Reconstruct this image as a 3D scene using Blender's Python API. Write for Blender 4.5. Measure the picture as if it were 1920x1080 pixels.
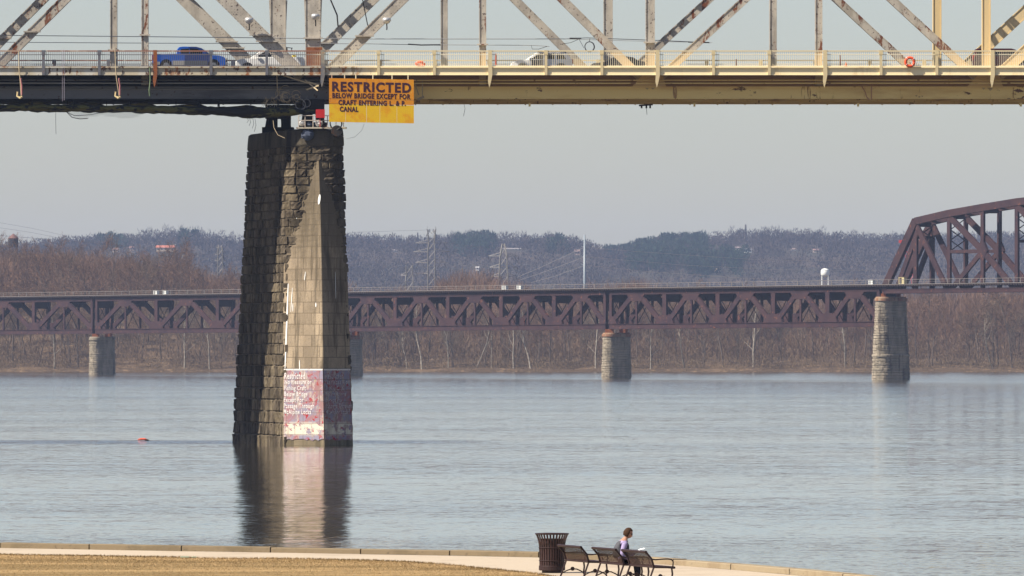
import bpy, bmesh, math, random
import numpy as np
from mathutils import Vector, Matrix
R = math.radians
random.seed(7); rng = np.random.default_rng(7)
for o in list(bpy.data.objects): bpy.data.objects.remove(o)
SC = bpy.context.scene; COL = SC.collection

# ------------------------------------------------------------ camera, sky, sun
F = 13490.0; HC = 7.5; YH = 655.0          # focal length in px of a 1920 frame, eye height, horizon row
cam = bpy.data.objects.new("camera", bpy.data.cameras.new("camera")); COL.objects.link(cam)
cam.location = (0, 0, HC); cam.rotation_euler = (R(90), 0, 0)
cam.data.sensor_width = 36; cam.data.lens = F/1920*36; cam.data.shift_y = (YH-540)/1920
cam.data.clip_start = 1; cam.data.clip_end = 40000
SC.camera = cam
EL, AZ = R(46), R(68)                      # sun: elevation, angle left of straight behind the camera
SUN = Vector((-math.sin(AZ)*math.cos(EL), -math.cos(AZ)*math.cos(EL), math.sin(EL)))
W = bpy.data.worlds.new("World"); SC.world = W; W.use_nodes = True
nt = W.node_tree; nt.nodes.clear()
sky = nt.nodes.new("ShaderNodeTexSky"); sky.sky_type = 'NISHITA'; sky.sun_disc = False
sky.sun_elevation = EL; sky.sun_rotation = math.atan2(SUN.x, SUN.y)
sky.air_density = 1.0; sky.dust_density = 1.0; sky.ozone_density = 1.0; sky.altitude = 100
bg = nt.nodes.new("ShaderNodeBackground"); bg.inputs[1].default_value = 0.060
ow = nt.nodes.new("ShaderNodeOutputWorld")
tn = nt.nodes.new("ShaderNodeMix"); tn.data_type = 'RGBA'; tn.blend_type = 'MULTIPLY'; tn.inputs[0].default_value = 1; tn.inputs[7].default_value = (1.015, .97, 1.005, 1)
nt.links.new(sky.outputs[0], tn.inputs[6]); nt.links.new(tn.outputs[2], bg.inputs[0]); nt.links.new(bg.outputs[0], ow.inputs[0])
sl = bpy.data.lights.new("sun", 'SUN'); sl.energy = 5.0; sl.angle = R(0.5); sl.color = (1.0, 0.915, 0.77)
so = bpy.data.objects.new("sun", sl); COL.objects.link(so); so.location = SUN*100
so.rotation_euler = (-SUN).to_track_quat('-Z', 'Y').to_euler()
vs = SC.view_settings; vs.view_transform = 'Standard'; vs.look = 'None'; vs.exposure = 0.98; vs.gamma = 1
SC.cycles.use_denoising = True
SC.cycles.max_bounces = 6; SC.cycles.volume_bounces = 1; SC.cycles.caustics_reflective = False; SC.cycles.caustics_refractive = False

# ------------------------------------------------------------ helpers
def P(px, py, D): return Vector(((px-960)*D/F, D, HC+(YH-py)*D/F))
V = Vector
class MB:
    def __init__(s): s.v = []; s.f = []; s.m = []
    def add(s, vs_, fs, mi=0):
        b = len(s.v); s.v += [tuple(v) for v in vs_]; s.f += [tuple(b+i for i in f) for f in fs]; s.m += [mi]*len(fs)
    def box(s, x0, x1, y0, y1, z0, z1, mi=0):
        s.add([(x0,y0,z0),(x1,y0,z0),(x1,y1,z0),(x0,y1,z0),(x0,y0,z1),(x1,y0,z1),(x1,y1,z1),(x0,y1,z1)],
              [(0,3,2,1),(4,5,6,7),(0,1,5,4),(1,2,6,5),(2,3,7,6),(3,0,4,7)], mi)
    def beam(s, p0, p1, w, t, n=(0,1,0), mi=0, w1=None):
        p0 = V(p0); p1 = V(p1); n = V(n).normalized(); a = (p1-p0).normalized(); c = a.cross(n)
        if c.length < 1e-4: n = V((1,0,0)); c = a.cross(n)
        c.normalize(); n = c.cross(a).normalized(); w1 = w if w1 is None else w1
        vs_ = []
        for p, ww in ((p0,w),(p1,w1)):
            for i, j in ((-1,-1),(1,-1),(1,1),(-1,1)): vs_.append(p+c*(i*ww/2)+n*(j*t/2))
        s.add(vs_, [(0,3,2,1),(4,5,6,7),(0,1,5,4),(1,2,6,5),(2,3,7,6),(3,0,4,7)], mi)
    def tube(s, pts, r, n=6, cap=True, mi=0):
        pts = [V(p) for p in pts]; k = len(pts); rr = r if isinstance(r, (list,tuple)) else [r]*k
        ref = V((0.13,0.31,0.94)); b = len(s.v)
        for i, p in enumerate(pts):
            a = (pts[min(i+1,k-1)]-pts[max(i-1,0)])
            a = a.normalized() if a.length > 1e-9 else V((0,0,1))
            u = a.cross(ref)
            if u.length < .2: u = a.cross(V((1,0,0)))
            u.normalize(); w = a.cross(u)
            for j in range(n):
                q = 2*math.pi*j/n; s.v.append(tuple(p+(u*math.cos(q)+w*math.sin(q))*rr[i]))
        for i in range(k-1):
            for j in range(n):
                s.f.append((b+i*n+j, b+i*n+(j+1)%n, b+(i+1)*n+(j+1)%n, b+(i+1)*n+j)); s.m.append(mi)
        if cap:
            s.f.append(tuple(b+j for j in range(n))[::-1]); s.f.append(tuple(b+(k-1)*n+j for j in range(n))); s.m += [mi,mi]
    def lathe(s, prof, c=(0,0,0), n=16, axis='z', mi=0):
        b = len(s.v); k = len(prof)
        for r, h in prof:
            for j in range(n):
                q = 2*math.pi*j/n; x, y = r*math.cos(q), r*math.sin(q)
                p = (x,y,h) if axis == 'z' else ((x,h,y) if axis == 'y' else (h,x,y))
                s.v.append((p[0]+c[0], p[1]+c[1], p[2]+c[2]))
        for i in range(k-1):
            for j in range(n):
                s.f.append((b+i*n+j, b+i*n+(j+1)%n, b+(i+1)*n+(j+1)%n, b+(i+1)*n+j)); s.m.append(mi)
        s.f.append(tuple(b+j for j in range(n))[::-1]); s.f.append(tuple(b+(k-1)*n+j for j in range(n))); s.m += [mi,mi]
    def torus(s, c, R0, r, n=24, k=6, ax=(0,1,0), mi=0, a0=0, a1=2*math.pi):
        ax = V(ax).normalized(); u = ax.cross(V((0.1,0.2,1))).normalized(); w = ax.cross(u)
        s.tube([V(c)+(u*math.cos(a0+(a1-a0)*i/n)+w*math.sin(a0+(a1-a0)*i/n))*R0 for i in range(n+1)], r, k, mi=mi)
    def prism(s, pts, y0, y1, mi=0):   # polygon in x,z pushed from y0 to y1
        k = len(pts); vs_ = [(x,y0,z) for x,z in pts]+[(x,y1,z) for x,z in pts]
        s.add(vs_, [tuple(range(k)), tuple(range(2*k-1,k-1,-1))]+[(i,i+k,(i+1)%k+k,(i+1)%k) for i in range(k)], mi)
    def build(s, name, mats, parent=None, smooth=False, loc=None):
        me = bpy.data.meshes.new(name)
        off = V(loc) if loc is not None else (parent_loc(parent) if parent else V((0,0,0)))
        me.from_pydata([tuple(V(v)-off) for v in s.v], [], s.f)
        for m in (mats if isinstance(mats, (list,tuple)) else [mats]): me.materials.append(m)
        me.polygons.foreach_set('material_index', s.m)
        if smooth: me.polygons.foreach_set('use_smooth', [True]*len(me.polygons))
        bm = bmesh.new(); bm.from_mesh(me); bmesh.ops.recalc_face_normals(bm, faces=bm.faces); bm.to_mesh(me); bm.free()
        me.update()
        o = bpy.data.objects.new(name, me); COL.objects.link(o)
        if parent: o.parent = parent
        if loc is not None: o.location = loc
        return o
def parent_loc(o):
    l = V((0,0,0))
    while o: l = l+o.location; o = o.parent
    return l
def tag(o, label=None, cat=None, group=None, kind=None):
    if label: o['label'] = label
    if cat: o['category'] = cat
    if group: o['group'] = group
    if kind: o['kind'] = kind
    return o
def thing(name, label, cat, loc=(0,0,0), rz=0, group=None):
    o = bpy.data.objects.new(name, None); COL.objects.link(o); o.location = loc; o.rotation_euler = (0,0,rz)
    o.empty_display_size = .2
    return tag(o, label, cat, group)
def dup(root, loc, rz=0, sc=1.0, label=None):
    c = root.copy(); COL.objects.link(c); c.location = loc; c.rotation_euler = (0,0,rz); c.scale = (sc,)*3 if not isinstance(sc, tuple) else sc
    if label: c['label'] = label
    def rec(a, b):
        for ch in a.children:
            d = ch.copy(); COL.objects.link(d); d.parent = b; rec(ch, d)
    rec(root, c)
    return c
def trimesh(name, verts, mat, tint=None, parent=None):  # verts (3n,3)
    n = len(verts)//3; me = bpy.data.meshes.new(name)
    me.vertices.add(3*n); me.vertices.foreach_set('co', np.asarray(verts, np.float32).ravel())
    me.loops.add(3*n); me.loops.foreach_set('vertex_index', np.arange(3*n, dtype=np.int32))
    me.polygons.add(n); me.polygons.foreach_set('loop_start', np.arange(0,3*n,3,dtype=np.int32))
    me.polygons.foreach_set('loop_total', np.full(n,3,np.int32))
    if tint is not None:
        at = me.attributes.new('tint', 'FLOAT', 'FACE'); at.data.foreach_set('value', np.asarray(tint, np.float32))
    me.update(); me.validate(); me.materials.append(mat)
    o = bpy.data.objects.new(name, me); COL.objects.link(o); o.parent = parent
    return o

# ------------------------------------------------------------ materials
ALB = .84     # overall trim of the paint and stone tones
class N:
    def __init__(s, name):
        s.m = bpy.data.materials.new(name); s.m.use_nodes = True; s.t = s.m.node_tree
        s.b = s.t.nodes['Principled BSDF']
    def n(s, ty, **kw):
        x = s.t.nodes.new(ty)
        for k, v in kw.items(): setattr(x, k, v)
        return x
    def l(s, a, b): s.t.links.new(a, b)
    def pos(s, sc=(1,1,1), obj=False):
        src = s.n('ShaderNodeTexCoord').outputs['Object'] if obj else s.n('ShaderNodeNewGeometry').outputs['Position']
        mp = s.n('ShaderNodeMapping'); mp.inputs['Scale'].default_value = sc; s.l(src, mp.inputs[0]); return mp.outputs[0]
    def noise(s, vec, scale, detail=4, rough=.6, dist=0):
        x = s.n('ShaderNodeTexNoise'); x.inputs['Scale'].default_value = scale; x.inputs['Detail'].default_value = detail
        x.inputs['Roughness'].default_value = rough; x.inputs['Distortion'].default_value = dist
        s.l(vec, x.inputs['Vector']); return x
    def ramp(s, val, lo, hi):
        x = s.n('ShaderNodeMapRange'); x.interpolation_type = 'SMOOTHSTEP'
        x.inputs[1].default_value = lo; x.inputs[2].default_value = hi; s.l(val, x.inputs[0]); return x.outputs[0]
    def math(s, op, a, b=None):
        x = s.n('ShaderNodeMath', operation=op)
        for i, v in enumerate((a, b)):
            if v is None: continue
            if isinstance(v, (int,float)): x.inputs[i].default_value = v
            else: s.l(v, x.inputs[i])
        return x.outputs[0]
    def mix(s, fac, a, b):
        x = s.n('ShaderNodeMix', data_type='RGBA')
        for i, v in ((0,fac),(6,a),(7,b)):
            if isinstance(v, (int,float)): x.inputs[i].default_value = v
            elif isinstance(v, tuple): x.inputs[i].default_value = (*v[:3],1)
            else: s.l(v, x.inputs[i])
        return x.outputs[2]
    def bump(s, h, st=.5, dist=.05):
        x = s.n('ShaderNodeBump'); x.inputs['Strength'].default_value = st; x.inputs['Distance'].default_value = dist
        s.l(h, x.inputs['Height']); s.l(x.outputs[0], s.b.inputs['Normal'])
    def fin(s, col, rough=.7, metal=0, spec=None):
        if isinstance(col, tuple): s.b.inputs['Base Color'].default_value = (*[c*ALB for c in col[:3]],1)
        else:
            mu = s.n('ShaderNodeMix', data_type='RGBA', blend_type='MULTIPLY'); mu.inputs[0].default_value = 1; mu.inputs[7].default_value = (ALB,ALB,ALB,1)
            s.l(col, mu.inputs[6]); s.l(mu.outputs[2], s.b.inputs['Base Color'])
        s.b.inputs['Roughness'].default_value = rough; s.b.inputs['Metallic'].default_value = metal
        if spec is None: spec = .12 if rough >= .7 else (.3 if rough > .42 else .5)
        if spec is not None: s.b.inputs['Specular IOR Level'].default_value = spec
        return s.m
def mat(name, col, rough=.7, layers=(), bump=None, obj=False, metal=0, spec=None):
    a = N(name); c = col
    for (sc, stretch, lo, hi, c2) in layers:
        nz = a.noise(a.pos(stretch, obj), sc, 5, .62); c = a.mix(a.ramp(nz.outputs[0], lo, hi), c, c2)
    if bump: a.bump(a.noise(a.pos((1,1,1), obj), bump[0], 5).outputs[0], bump[1], bump[2])
    return a.fin(c, rough, metal, spec)
S1 = (1,1,1); VS = (1,1,.22)
RUST = (.17,.055,.022)
def xpos(px, D=562): return (px-960)*D/F
def member_old(name, rust=.56, cream_foot=True):
    a = N(name); p = a.pos(); sep = a.n('ShaderNodeSeparateXYZ'); a.l(p, sep.inputs[0])
    c = a.mix(a.ramp(a.noise(a.pos((1,1,.5)), 1.1, 5).outputs[0], .4, .62), (.50,.45,.38), (.36,.32,.27))
    c = a.mix(a.ramp(a.noise(a.pos((1,1,.35)), 1.6, 7, .7).outputs[0], rust, rust+.05), c, RUST)
    c = a.mix(a.ramp(a.noise(p, 4.5, 2).outputs[0], .62, .68), c, (.12,.09,.08))
    if cream_foot:
        k = a.math('MULTIPLY', a.ramp(sep.outputs[2], 30.75, 30.6), a.ramp(sep.outputs[0], xpos(650), xpos(690)))
        c = a.mix(k, c, (.62,.48,.29))
    a.bump(a.noise(p, 9, 2).outputs[0], .4, .03)
    return a.fin(c, .6)
M_OLD = member_old('weathered_grey_steel', .60)
M_OLDR = member_old('rusty_grey_steel', .545)
def rivet(m, amt=.62):   # rows of small rivets
    a = N.__new__(N); a.m = m; a.t = m.node_tree; a.b = a.t.nodes['Principled BSDF']
    vz = a.n('ShaderNodeTexVoronoi'); vz.inputs['Scale'].default_value = 4.2; vz.inputs['Randomness'].default_value = 0.12
    a.l(a.pos(), vz.inputs['Vector']); k = a.ramp(vz.outputs['Distance'], .26, .14)
    src = a.b.inputs['Base Color'].links[0].from_socket
    a.l(a.mix(a.math('MULTIPLY', k, amt), src, (.09,.08,.085)), a.b.inputs['Base Color'])
    return m
M_RIV = rivet(member_old('riveted_grey_steel', .66))
CREAM = (.62,.46,.23)
M_CREAM = mat('cream_bridge_paint', (.72,.54,.28), .5, [(.8,VS,.55,.7,(.54,.39,.2)), (3,VS,.70,.75,(.32,.17,.07))])
M_CREAMR = rivet(mat('riveted_cream_paint', (.74,.57,.32), .5, [(2,VS,.6,.7,(.54,.40,.21))]), .3)
def transition(name, old, new, x0=640, x1=720, old_layers=(), new_layers=()):
    a = N(name); sep = a.n('ShaderNodeSeparateXYZ'); a.l(a.pos(), sep.inputs[0])
    def st(c, L):
        for (sc, stt, lo, hi, c2) in L: c = a.mix(a.ramp(a.noise(a.pos(stt), sc, 6, .65).outputs[0], lo, hi), c, c2)
        return c
    co = st(old, old_layers); cn = st(new, new_layers)
    wob = a.math('MULTIPLY', a.math('SUBTRACT', a.noise(a.pos(), .9, 4).outputs[0], .5), 4.0)
    k = a.ramp(a.math('ADD', sep.outputs[0], wob), xpos(x0), xpos(x1))
    a.bump(a.noise(a.pos(), 6, 3).outputs[0], .3, .02)
    return a.fin(a.mix(k, co, cn), .6)
M_FASCIA = transition('stained_fascia_paint', (.50,.44,.33), (1.0,.84,.52), 640, 715,
    [(.5,VS,.45,.62,(.56,.53,.47)), (1.3,(1,1,.6),.54,.62,(.30,.12,.045)), (2.4,(1,1,.5),.58,.63,(.10,.05,.03))], [(.6,VS,.56,.75,(.72,.56,.31)),(2.5,(1,1,.4),.70,.74,(.35,.17,.07))])
M_RAILTOP = transition('rail_top_paint', (.28,.13,.085), (.74,.62,.40), 600, 680, [(1.5,(.3,1,1),.5,.6,(.42,.28,.2)),(2.5,S1,.6,.65,(.5,.42,.33))])
M_POST = transition('rail_post_paint', (.13,.13,.15), (.66,.54,.32), 590, 660, [(3,S1,.6,.66,(.28,.13,.06))])
M_BARS = transition('baluster_paint', (.15,.14,.15), (.85,.76,.56), 560, 640)
M_CHORD = transition('chord_paint', (.20,.20,.215), (1.0,.77,.32), 600, 760, [(.6,(.2,1,1),.5,.7,(.10,.10,.11)),(1.8,S1,.6,.66,(.08,.04,.02))], [(.7,(.15,1,1),.5,.7,(.82,.57,.21)),(1.3,(1,1,.12),.60,.66,(.42,.24,.09)),(1.5,(.4,1,1),.63,.68,(.17,.08,.03))])
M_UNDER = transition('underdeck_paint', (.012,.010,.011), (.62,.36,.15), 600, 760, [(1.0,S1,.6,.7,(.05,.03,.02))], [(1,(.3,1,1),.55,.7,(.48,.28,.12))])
M_RUSTPOST = mat('rust_red_steel', (.26,.09,.035), .8, [(2,S1,.5,.6,(.18,.06,.03))])
M_DECK = mat('road_asphalt', (.06,.06,.06), .9, [(.5,S1,.5,.6,(.08,.08,.078))])
M_DARK = mat('blackened_steel', (.03,.028,.028), .8, [(1.5,S1,.55,.62,(.07,.035,.02))])
M_GLASS = mat('dark_window_glass', (.012,.014,.018), .15, spec=.25)
M_TYRE = mat('black_tyre_rubber', (.02,.02,.02), .9)
M_RIM = mat('grey_wheel_alloy', (.35,.35,.36), .35, metal=.8)
M_WHITEP = mat('white_paint', (.92,.91,.89), .35)
M_GREYM = mat('galvanised_metal', (.45,.46,.47), .4, metal=.5)

# ------------------------------------------------------------ ground, water, land
def water_material():
    a = N('river_water'); geo = a.n('ShaderNodeNewGeometry'); sep = a.n('ShaderNodeSeparateXYZ'); a.l(geo.outputs['Position'], sep.inputs[0])
    acc = None
    for sx, sy, am in ((.12,.30,.020),(.7,1.1,.040),(2.0,3.4,.060),(4.5,8.0,.055)):
        mp = a.n('ShaderNodeMapping'); mp.inputs['Scale'].default_value = (sx,sy,1); mp.inputs['Rotation'].default_value = (0,0,R(8))
        a.l(geo.outputs['Position'], mp.inputs[0])
        nz = a.noise(mp.outputs[0], 1.0, 2.5, .6)
        v = a.n('ShaderNodeVectorMath', operation='SUBTRACT'); a.l(nz.outputs['Color'], v.inputs[0]); v.inputs[1].default_value = (.5,.5,.5)
        m = a.n('ShaderNodeVectorMath', operation='SCALE'); a.l(v.outputs[0], m.inputs[0]); m.inputs['Scale'].default_value = am*2
        if acc is None: acc = m.outputs[0]
        else:
            s = a.n('ShaderNodeVectorMath', operation='ADD'); a.l(acc, s.inputs[0]); a.l(m.outputs[0], s.inputs[1]); acc = s.outputs[0]
    # wind patches, and one ruffled current line drifting past the pier
    wp = a.ramp(a.noise(a.pos((.004,.014,1)), 1, 3).outputs[0], .38, .62)
    st = a.math('ADD', a.math('MULTIPLY', wp, .55), .65)
    wob = a.math('MULTIPLY', a.math('SUBTRACT', a.noise(a.pos((.05,.02,1)), 1, 2).outputs[0], .5), 16)
    dy = a.math('ABSOLUTE', a.math('SUBTRACT', a.math('ADD', sep.outputs[1], wob), 578+4))
    strip = a.math('MULTIPLY', a.ramp(dy, 16, 5), a.ramp(sep.outputs[0], 2, -14))
    st = a.math('MULTIPLY', st, a.math('ADD', 1, a.math('MULTIPLY', a.ramp(sep.outputs[1], 650, 1500), .9)))
    st = a.math('ADD', st, a.math('MULTIPLY', strip, 4.0))
    sc = a.n('ShaderNodeVectorMath', operation='SCALE'); a.l(acc, sc.inputs[0]); a.l(st, sc.inputs['Scale'])
    fl = a.n('ShaderNodeVectorMath', operation='MULTIPLY'); a.l(sc.outputs[0], fl.inputs[0]); fl.inputs[1].default_value = (1.0,1,0)
    ad = a.n('ShaderNodeVectorMath', operation='ADD'); a.l(fl.outputs[0], ad.inputs[0])
    # steeper wave faces look back at this shore, more so on the open reach
    cb = a.n('ShaderNodeCombineXYZ'); cb.inputs[2].default_value = 1; a.l(a.math('ADD', -.012, a.math('MULTIPLY', a.ramp(sep.outputs[1], 450, 1300), -.008)), cb.inputs[1]); a.l(cb.outputs[0], ad.inputs[1])
    nm = a.n('ShaderNodeVectorMath', operation='NORMALIZE'); a.l(ad.outputs[0], nm.inputs[0]); a.l(nm.outputs[0], a.b.inputs['Normal'])
    a.b.inputs['IOR'].default_value = 1.33
    a.l(nm.outputs[0], a.b.inputs['Coat Normal']); a.b.inputs['Coat Weight'].default_value = 1; a.b.inputs['Coat Roughness'].default_value = .05; a.b.inputs['Coat IOR'].default_value = 1.33
    return a.fin((.10,.085,.06), .05, spec=.5)
wm = MB(); wm.add([(-4500,150,0),(4500,150,0),(4500,2406,0),(-4500,2406,0)], [(0,1,2,3)])
tag(wm.build('water', water_material()), kind='structure')

def G(px, py):  # point of the promenade, z = 2
    s = (py-655)/5.5; return V(((px-960)/s, F/s, 2.0))
kerb_px = [(-500,1018),(0,1027.5),(167,1030.5),(340,1033.5),(507,1036),(676,1039),(843,1042),(1010,1045.5),(1130,1050.5),(1262,1059.5),(1370,1068),(1480,1077.5),(1580,1087),(1720,1101),(1900,1121),(2300,1170)]
kerb = [G(*k) for k in kerb_px]
M_PATH = mat('pale_concrete_path', (.47,.39,.30), .9, [(.25,S1,.5,.62,(.42,.345,.265)),(.9,(1,2.5,1),.60,.68,(.36,.29,.22)),(6,S1,.6,.68,(.36,.29,.22))], (12,.3,.01))
M_KERB = mat('tan_kerb_stone', (.20,.155,.10), .9, [(.8,S1,.5,.62,(.16,.125,.08)),(9,S1,.6,.7,(.10,.08,.06))], (8,.6,.02))
M_KERB2 = mat('pale_kerb_stone', (.30,.24,.16), .9, [(.8,S1,.5,.62,(.26,.20,.13)),(9,S1,.62,.7,(.15,.12,.09))], (8,.6,.02))
M_GRASS = mat('dormant_grass', (.40,.265,.125), 1, [(.35,(.25,1,1),.42,.56,(.20,.13,.055)),(9,S1,.5,.62,(.36,.26,.13)),(30,S1,.55,.63,(.10,.07,.03)),(1.4,S1,.62,.68,(.13,.12,.045))], (25,.9,.03))
g = MB(); base = [V((k.x, k.y, 2.0)) for k in kerb]
n = len(base); g.add([*base, *[V((b.x, -80, 2.0)) for b in base]], [(i, i+1, n+i+1, n+i) for i in range(n-1)])
tag(g.build('path', M_PATH), kind='structure')
gb_px = [(-500,1035),(0,1041),(150,1043.5),(300,1045.5),(400,1049),(500,1048.5),(640,1051),(700,1052),(780,1056),(850,1061.5),(930,1069),(1010,1078),(1080,1090),(1200,1120)]
gb = [G(*k) for k in gb_px]; fine = []
for a_, b_ in zip(gb, gb[1:]):
    for i in range(24):
        p = a_.lerp(b_, i/24); fine.append(V((p.x, p.y+random.gauss(0,.10)+.12*math.sin(p.x*2.1), 2.02)))
g = MB(); n = len(fine); g.add([*fine, *[V((b.x, -80, 2.02)) for b in fine]], [(i, i+1, n+i+1, n+i) for i in range(n-1)])
tag(g.build('lawn_ground', M_GRASS), kind='structure')
# short grass blades along the visible lawn
N_ = 90000; xs = rng.uniform(-18, 3.5, N_); ed = np.interp(xs, [p.x for p in fine], [p.y for p in fine]); ys = ed - rng.exponential(5.5, N_) + .12
hb = rng.uniform(.006,.022,N_)*(1+1.6*(ys > ed-.4)); an = rng.uniform(0, math.pi, N_); w = .010
b0 = np.stack([xs-w*np.cos(an), ys-w*np.sin(an), np.full(N_,2.015)],1); b1 = np.stack([xs+w*np.cos(an), ys+w*np.sin(an), np.full(N_,2.015)],1)
tp = np.stack([xs+rng.normal(0,.02,N_), ys+rng.normal(0,.02,N_), 2.02+hb],1)
def tintmat(name, c0, c1, rough=.95):
    a = N(name); at = a.n('ShaderNodeAttribute'); at.attribute_name = 'tint'
    return a.fin(a.mix(at.outputs['Fac'], c0, c1), rough, spec=.1)
M_BLADE = tintmat('grass_blades', (.20,.13,.055), (.56,.385,.20))
tag(trimesh('grass', np.stack([b0,b1,tp],1).reshape(-1,3), M_BLADE, np.clip(.5+.33*np.sin(ys*1.15+.25*xs+.8*np.sin(xs*.5))-.45*(ys > ed-.55)+rng.normal(0,.16,N_),0,1)), 'dormant tan grass along the edge of the promenade path', 'grass', kind='stuff')
# quay wall with kerb blocks
q = thing('quay_kerb', 'long low kerb of tan stone blocks edging the promenade above the river', 'kerb', kerb[3])
wl = MB()
for a_, b_ in zip(kerb, kerb[1:]):
    d = (b_-a_).normalized(); nrm = V((-d.y, d.x, 0)); nrm = nrm if nrm.y > 0 else -nrm
    o1, o2 = a_+nrm*.36, b_+nrm*.36; i1, i2 = a_+nrm*.02, b_+nrm*.02
    wl.add([(i1.x,i1.y,-1.5),(i2.x,i2.y,-1.5),(o2.x,o2.y,-1.5),(o1.x,o1.y,-1.5),(i1.x,i1.y,1.98),(i2.x,i2.y,1.98),(o2.x,o2.y,1.98),(o1.x,o1.y,1.98)],
           [(0,3,2,1),(4,5,6,7),(0,1,5,4),(1,2,6,5),(2,3,7,6),(3,0,4,7)])
wl.build('wall', M_KERB, q)
for i, (a_, b_) in enumerate(zip(kerb, kerb[1:])):
    d = (b_-a_).normalized(); nrm = V((-d.y, d.x, 0)); nrm = nrm if nrm.y > 0 else -nrm
    bl = MB(); gap = .02 if i < 8 else .03; hh = .145+random.uniform(-.008,.012)
    a2, b2 = a_+d*gap, b_-d*gap
    vs_ = []
    for p in (a2, b2):
        for (o, z) in ((0,2.004),(.0,2+hh-.02),(.02,2+hh),(.38,2+hh),(.40,2+hh-.02),(.40,1.99)): vs_.append((p.x+nrm.x*o, p.y+nrm.y*o, z+random.uniform(-.004,.004)))
    bl.add(vs_, [tuple(range(6))[::-1], tuple(range(6,12))]+[(k,(k+1)%6,(k+1)%6+6,k+6) for k in range(6)])
    bl.build('coping_block', M_KERB2 if i >= 8 else M_KERB, q)

def hland(x, y):
    x = np.asarray(x, float); y = np.asarray(y, float)
    ss = lambda t: np.clip(t,0,1)**2*(3-2*np.clip(t,0,1))
    z = -3 + 3.9*ss((y-2392)/14) + 2.2*ss((y-2404)/30) + 3*ss((y-2450)/300)
    z += 17*ss((-x*2400/np.maximum(y,2400)-58)/60)*ss((y-2425)/170)
    z += .5*np.sin(x*.21+y*.05)*ss((y-2398)/20)*np.sin(x*.05)
    return z
SKY_PX = [(-600,470),(0,482),(155,466),(250,463),(330,456),(400,460),(450,468),(560,462),(650,462),(720,464),(810,468),(870,462),(910,459),(960,464),(1050,464),(1095,472),(1130,487),(1165,487),(1190,476),(1240,466),(1310,463),(1345,460),(1400,455),(1500,456),(1600,463),(1680,464),(1780,462),(1920,458),(2500,465)]
DH = 6500.0
def hhill(x, y):
    px = 960+x*F/DH; top = HC+(YH-np.interp(px, [a for a,b in SKY_PX], [b for a,b in SKY_PX])-3)*DH/F
    t = np.clip((y-4300)/(DH-4300),0,1); t = t*t*(3-2*t)
    t2 = np.clip((y-DH)/2500,0,1)
    h = 6 + (top-6)*t*(1-.35*t2)
    h = h + 7*np.sin(x*.011+y*.004)*np.sin(y*.0037+1)*t*(1-t)*4*.6 + 4*np.sin(x*.031)*np.sin(y*.013)*t*(1-t)*2
    return h
M_BANK = mat('muddy_bank_soil', (.085,.058,.038), 1, [(.05,S1,.5,.6,(.14,.095,.06)),(.4,S1,.58,.65,(.22,.15,.09)),(2,S1,.6,.65,(.08,.06,.045))])
M_HILL = mat('hillside_soil', (.06,.045,.035), 1, [(.004,S1,.45,.6,(.045,.04,.03)),(.02,S1,.55,.65,(.08,.055,.04))])
def grid(name, xs, ys, hf, m):
    X, Y = np.meshgrid(xs, ys); Z = hf(X, Y); nx, ny = len(xs), len(ys)
    me = bpy.data.meshes.new(name); v = np.stack([X,Y,Z],-1).reshape(-1,3)
    me.from_pydata(v.tolist(), [], [(j*nx+i, j*nx+i+1, (j+1)*nx+i+1, (j+1)*nx+i) for j in range(ny-1) for i in range(nx-1)])
    me.polygons.foreach_set('use_smooth', [True]*len(me.polygons)); me.materials.append(m)
    o = bpy.data.objects.new(name, me); COL.objects.link(o); return tag(o, kind='structure')
grid('river_bank', np.concatenate([np.linspace(-1500,-320,20), np.linspace(-300,300,301), np.linspace(320,1500,20)]),
     np.concatenate([np.linspace(2390,2440,40), np.linspace(2446,2800,40), np.linspace(2850,4400,12)]), hland, M_BANK)
grid('hills', np.linspace(-3000,3000,240), np.linspace(4250,9400,80), hhill, M_HILL)

# ------------------------------------------------------------ haze
hz = MB(); hz.box(-4700,4700,-120,9600,-6,175)
a = N('haze_air'); a.t.nodes.remove(a.b); pv = a.n('ShaderNodeVolumePrincipled')
pv.inputs['Color'].default_value = (.48,.63,1.0,1); pv.inputs['Density'].default_value = 0.000039; pv.inputs['Anisotropy'].default_value = 0.0
a.l(pv.outputs[0], a.t.nodes['Material Output'].inputs['Volume'])
tag(hz.build('haze', a.m), 'thin pale haze in the air over the river', 'haze', kind='stuff')

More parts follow.
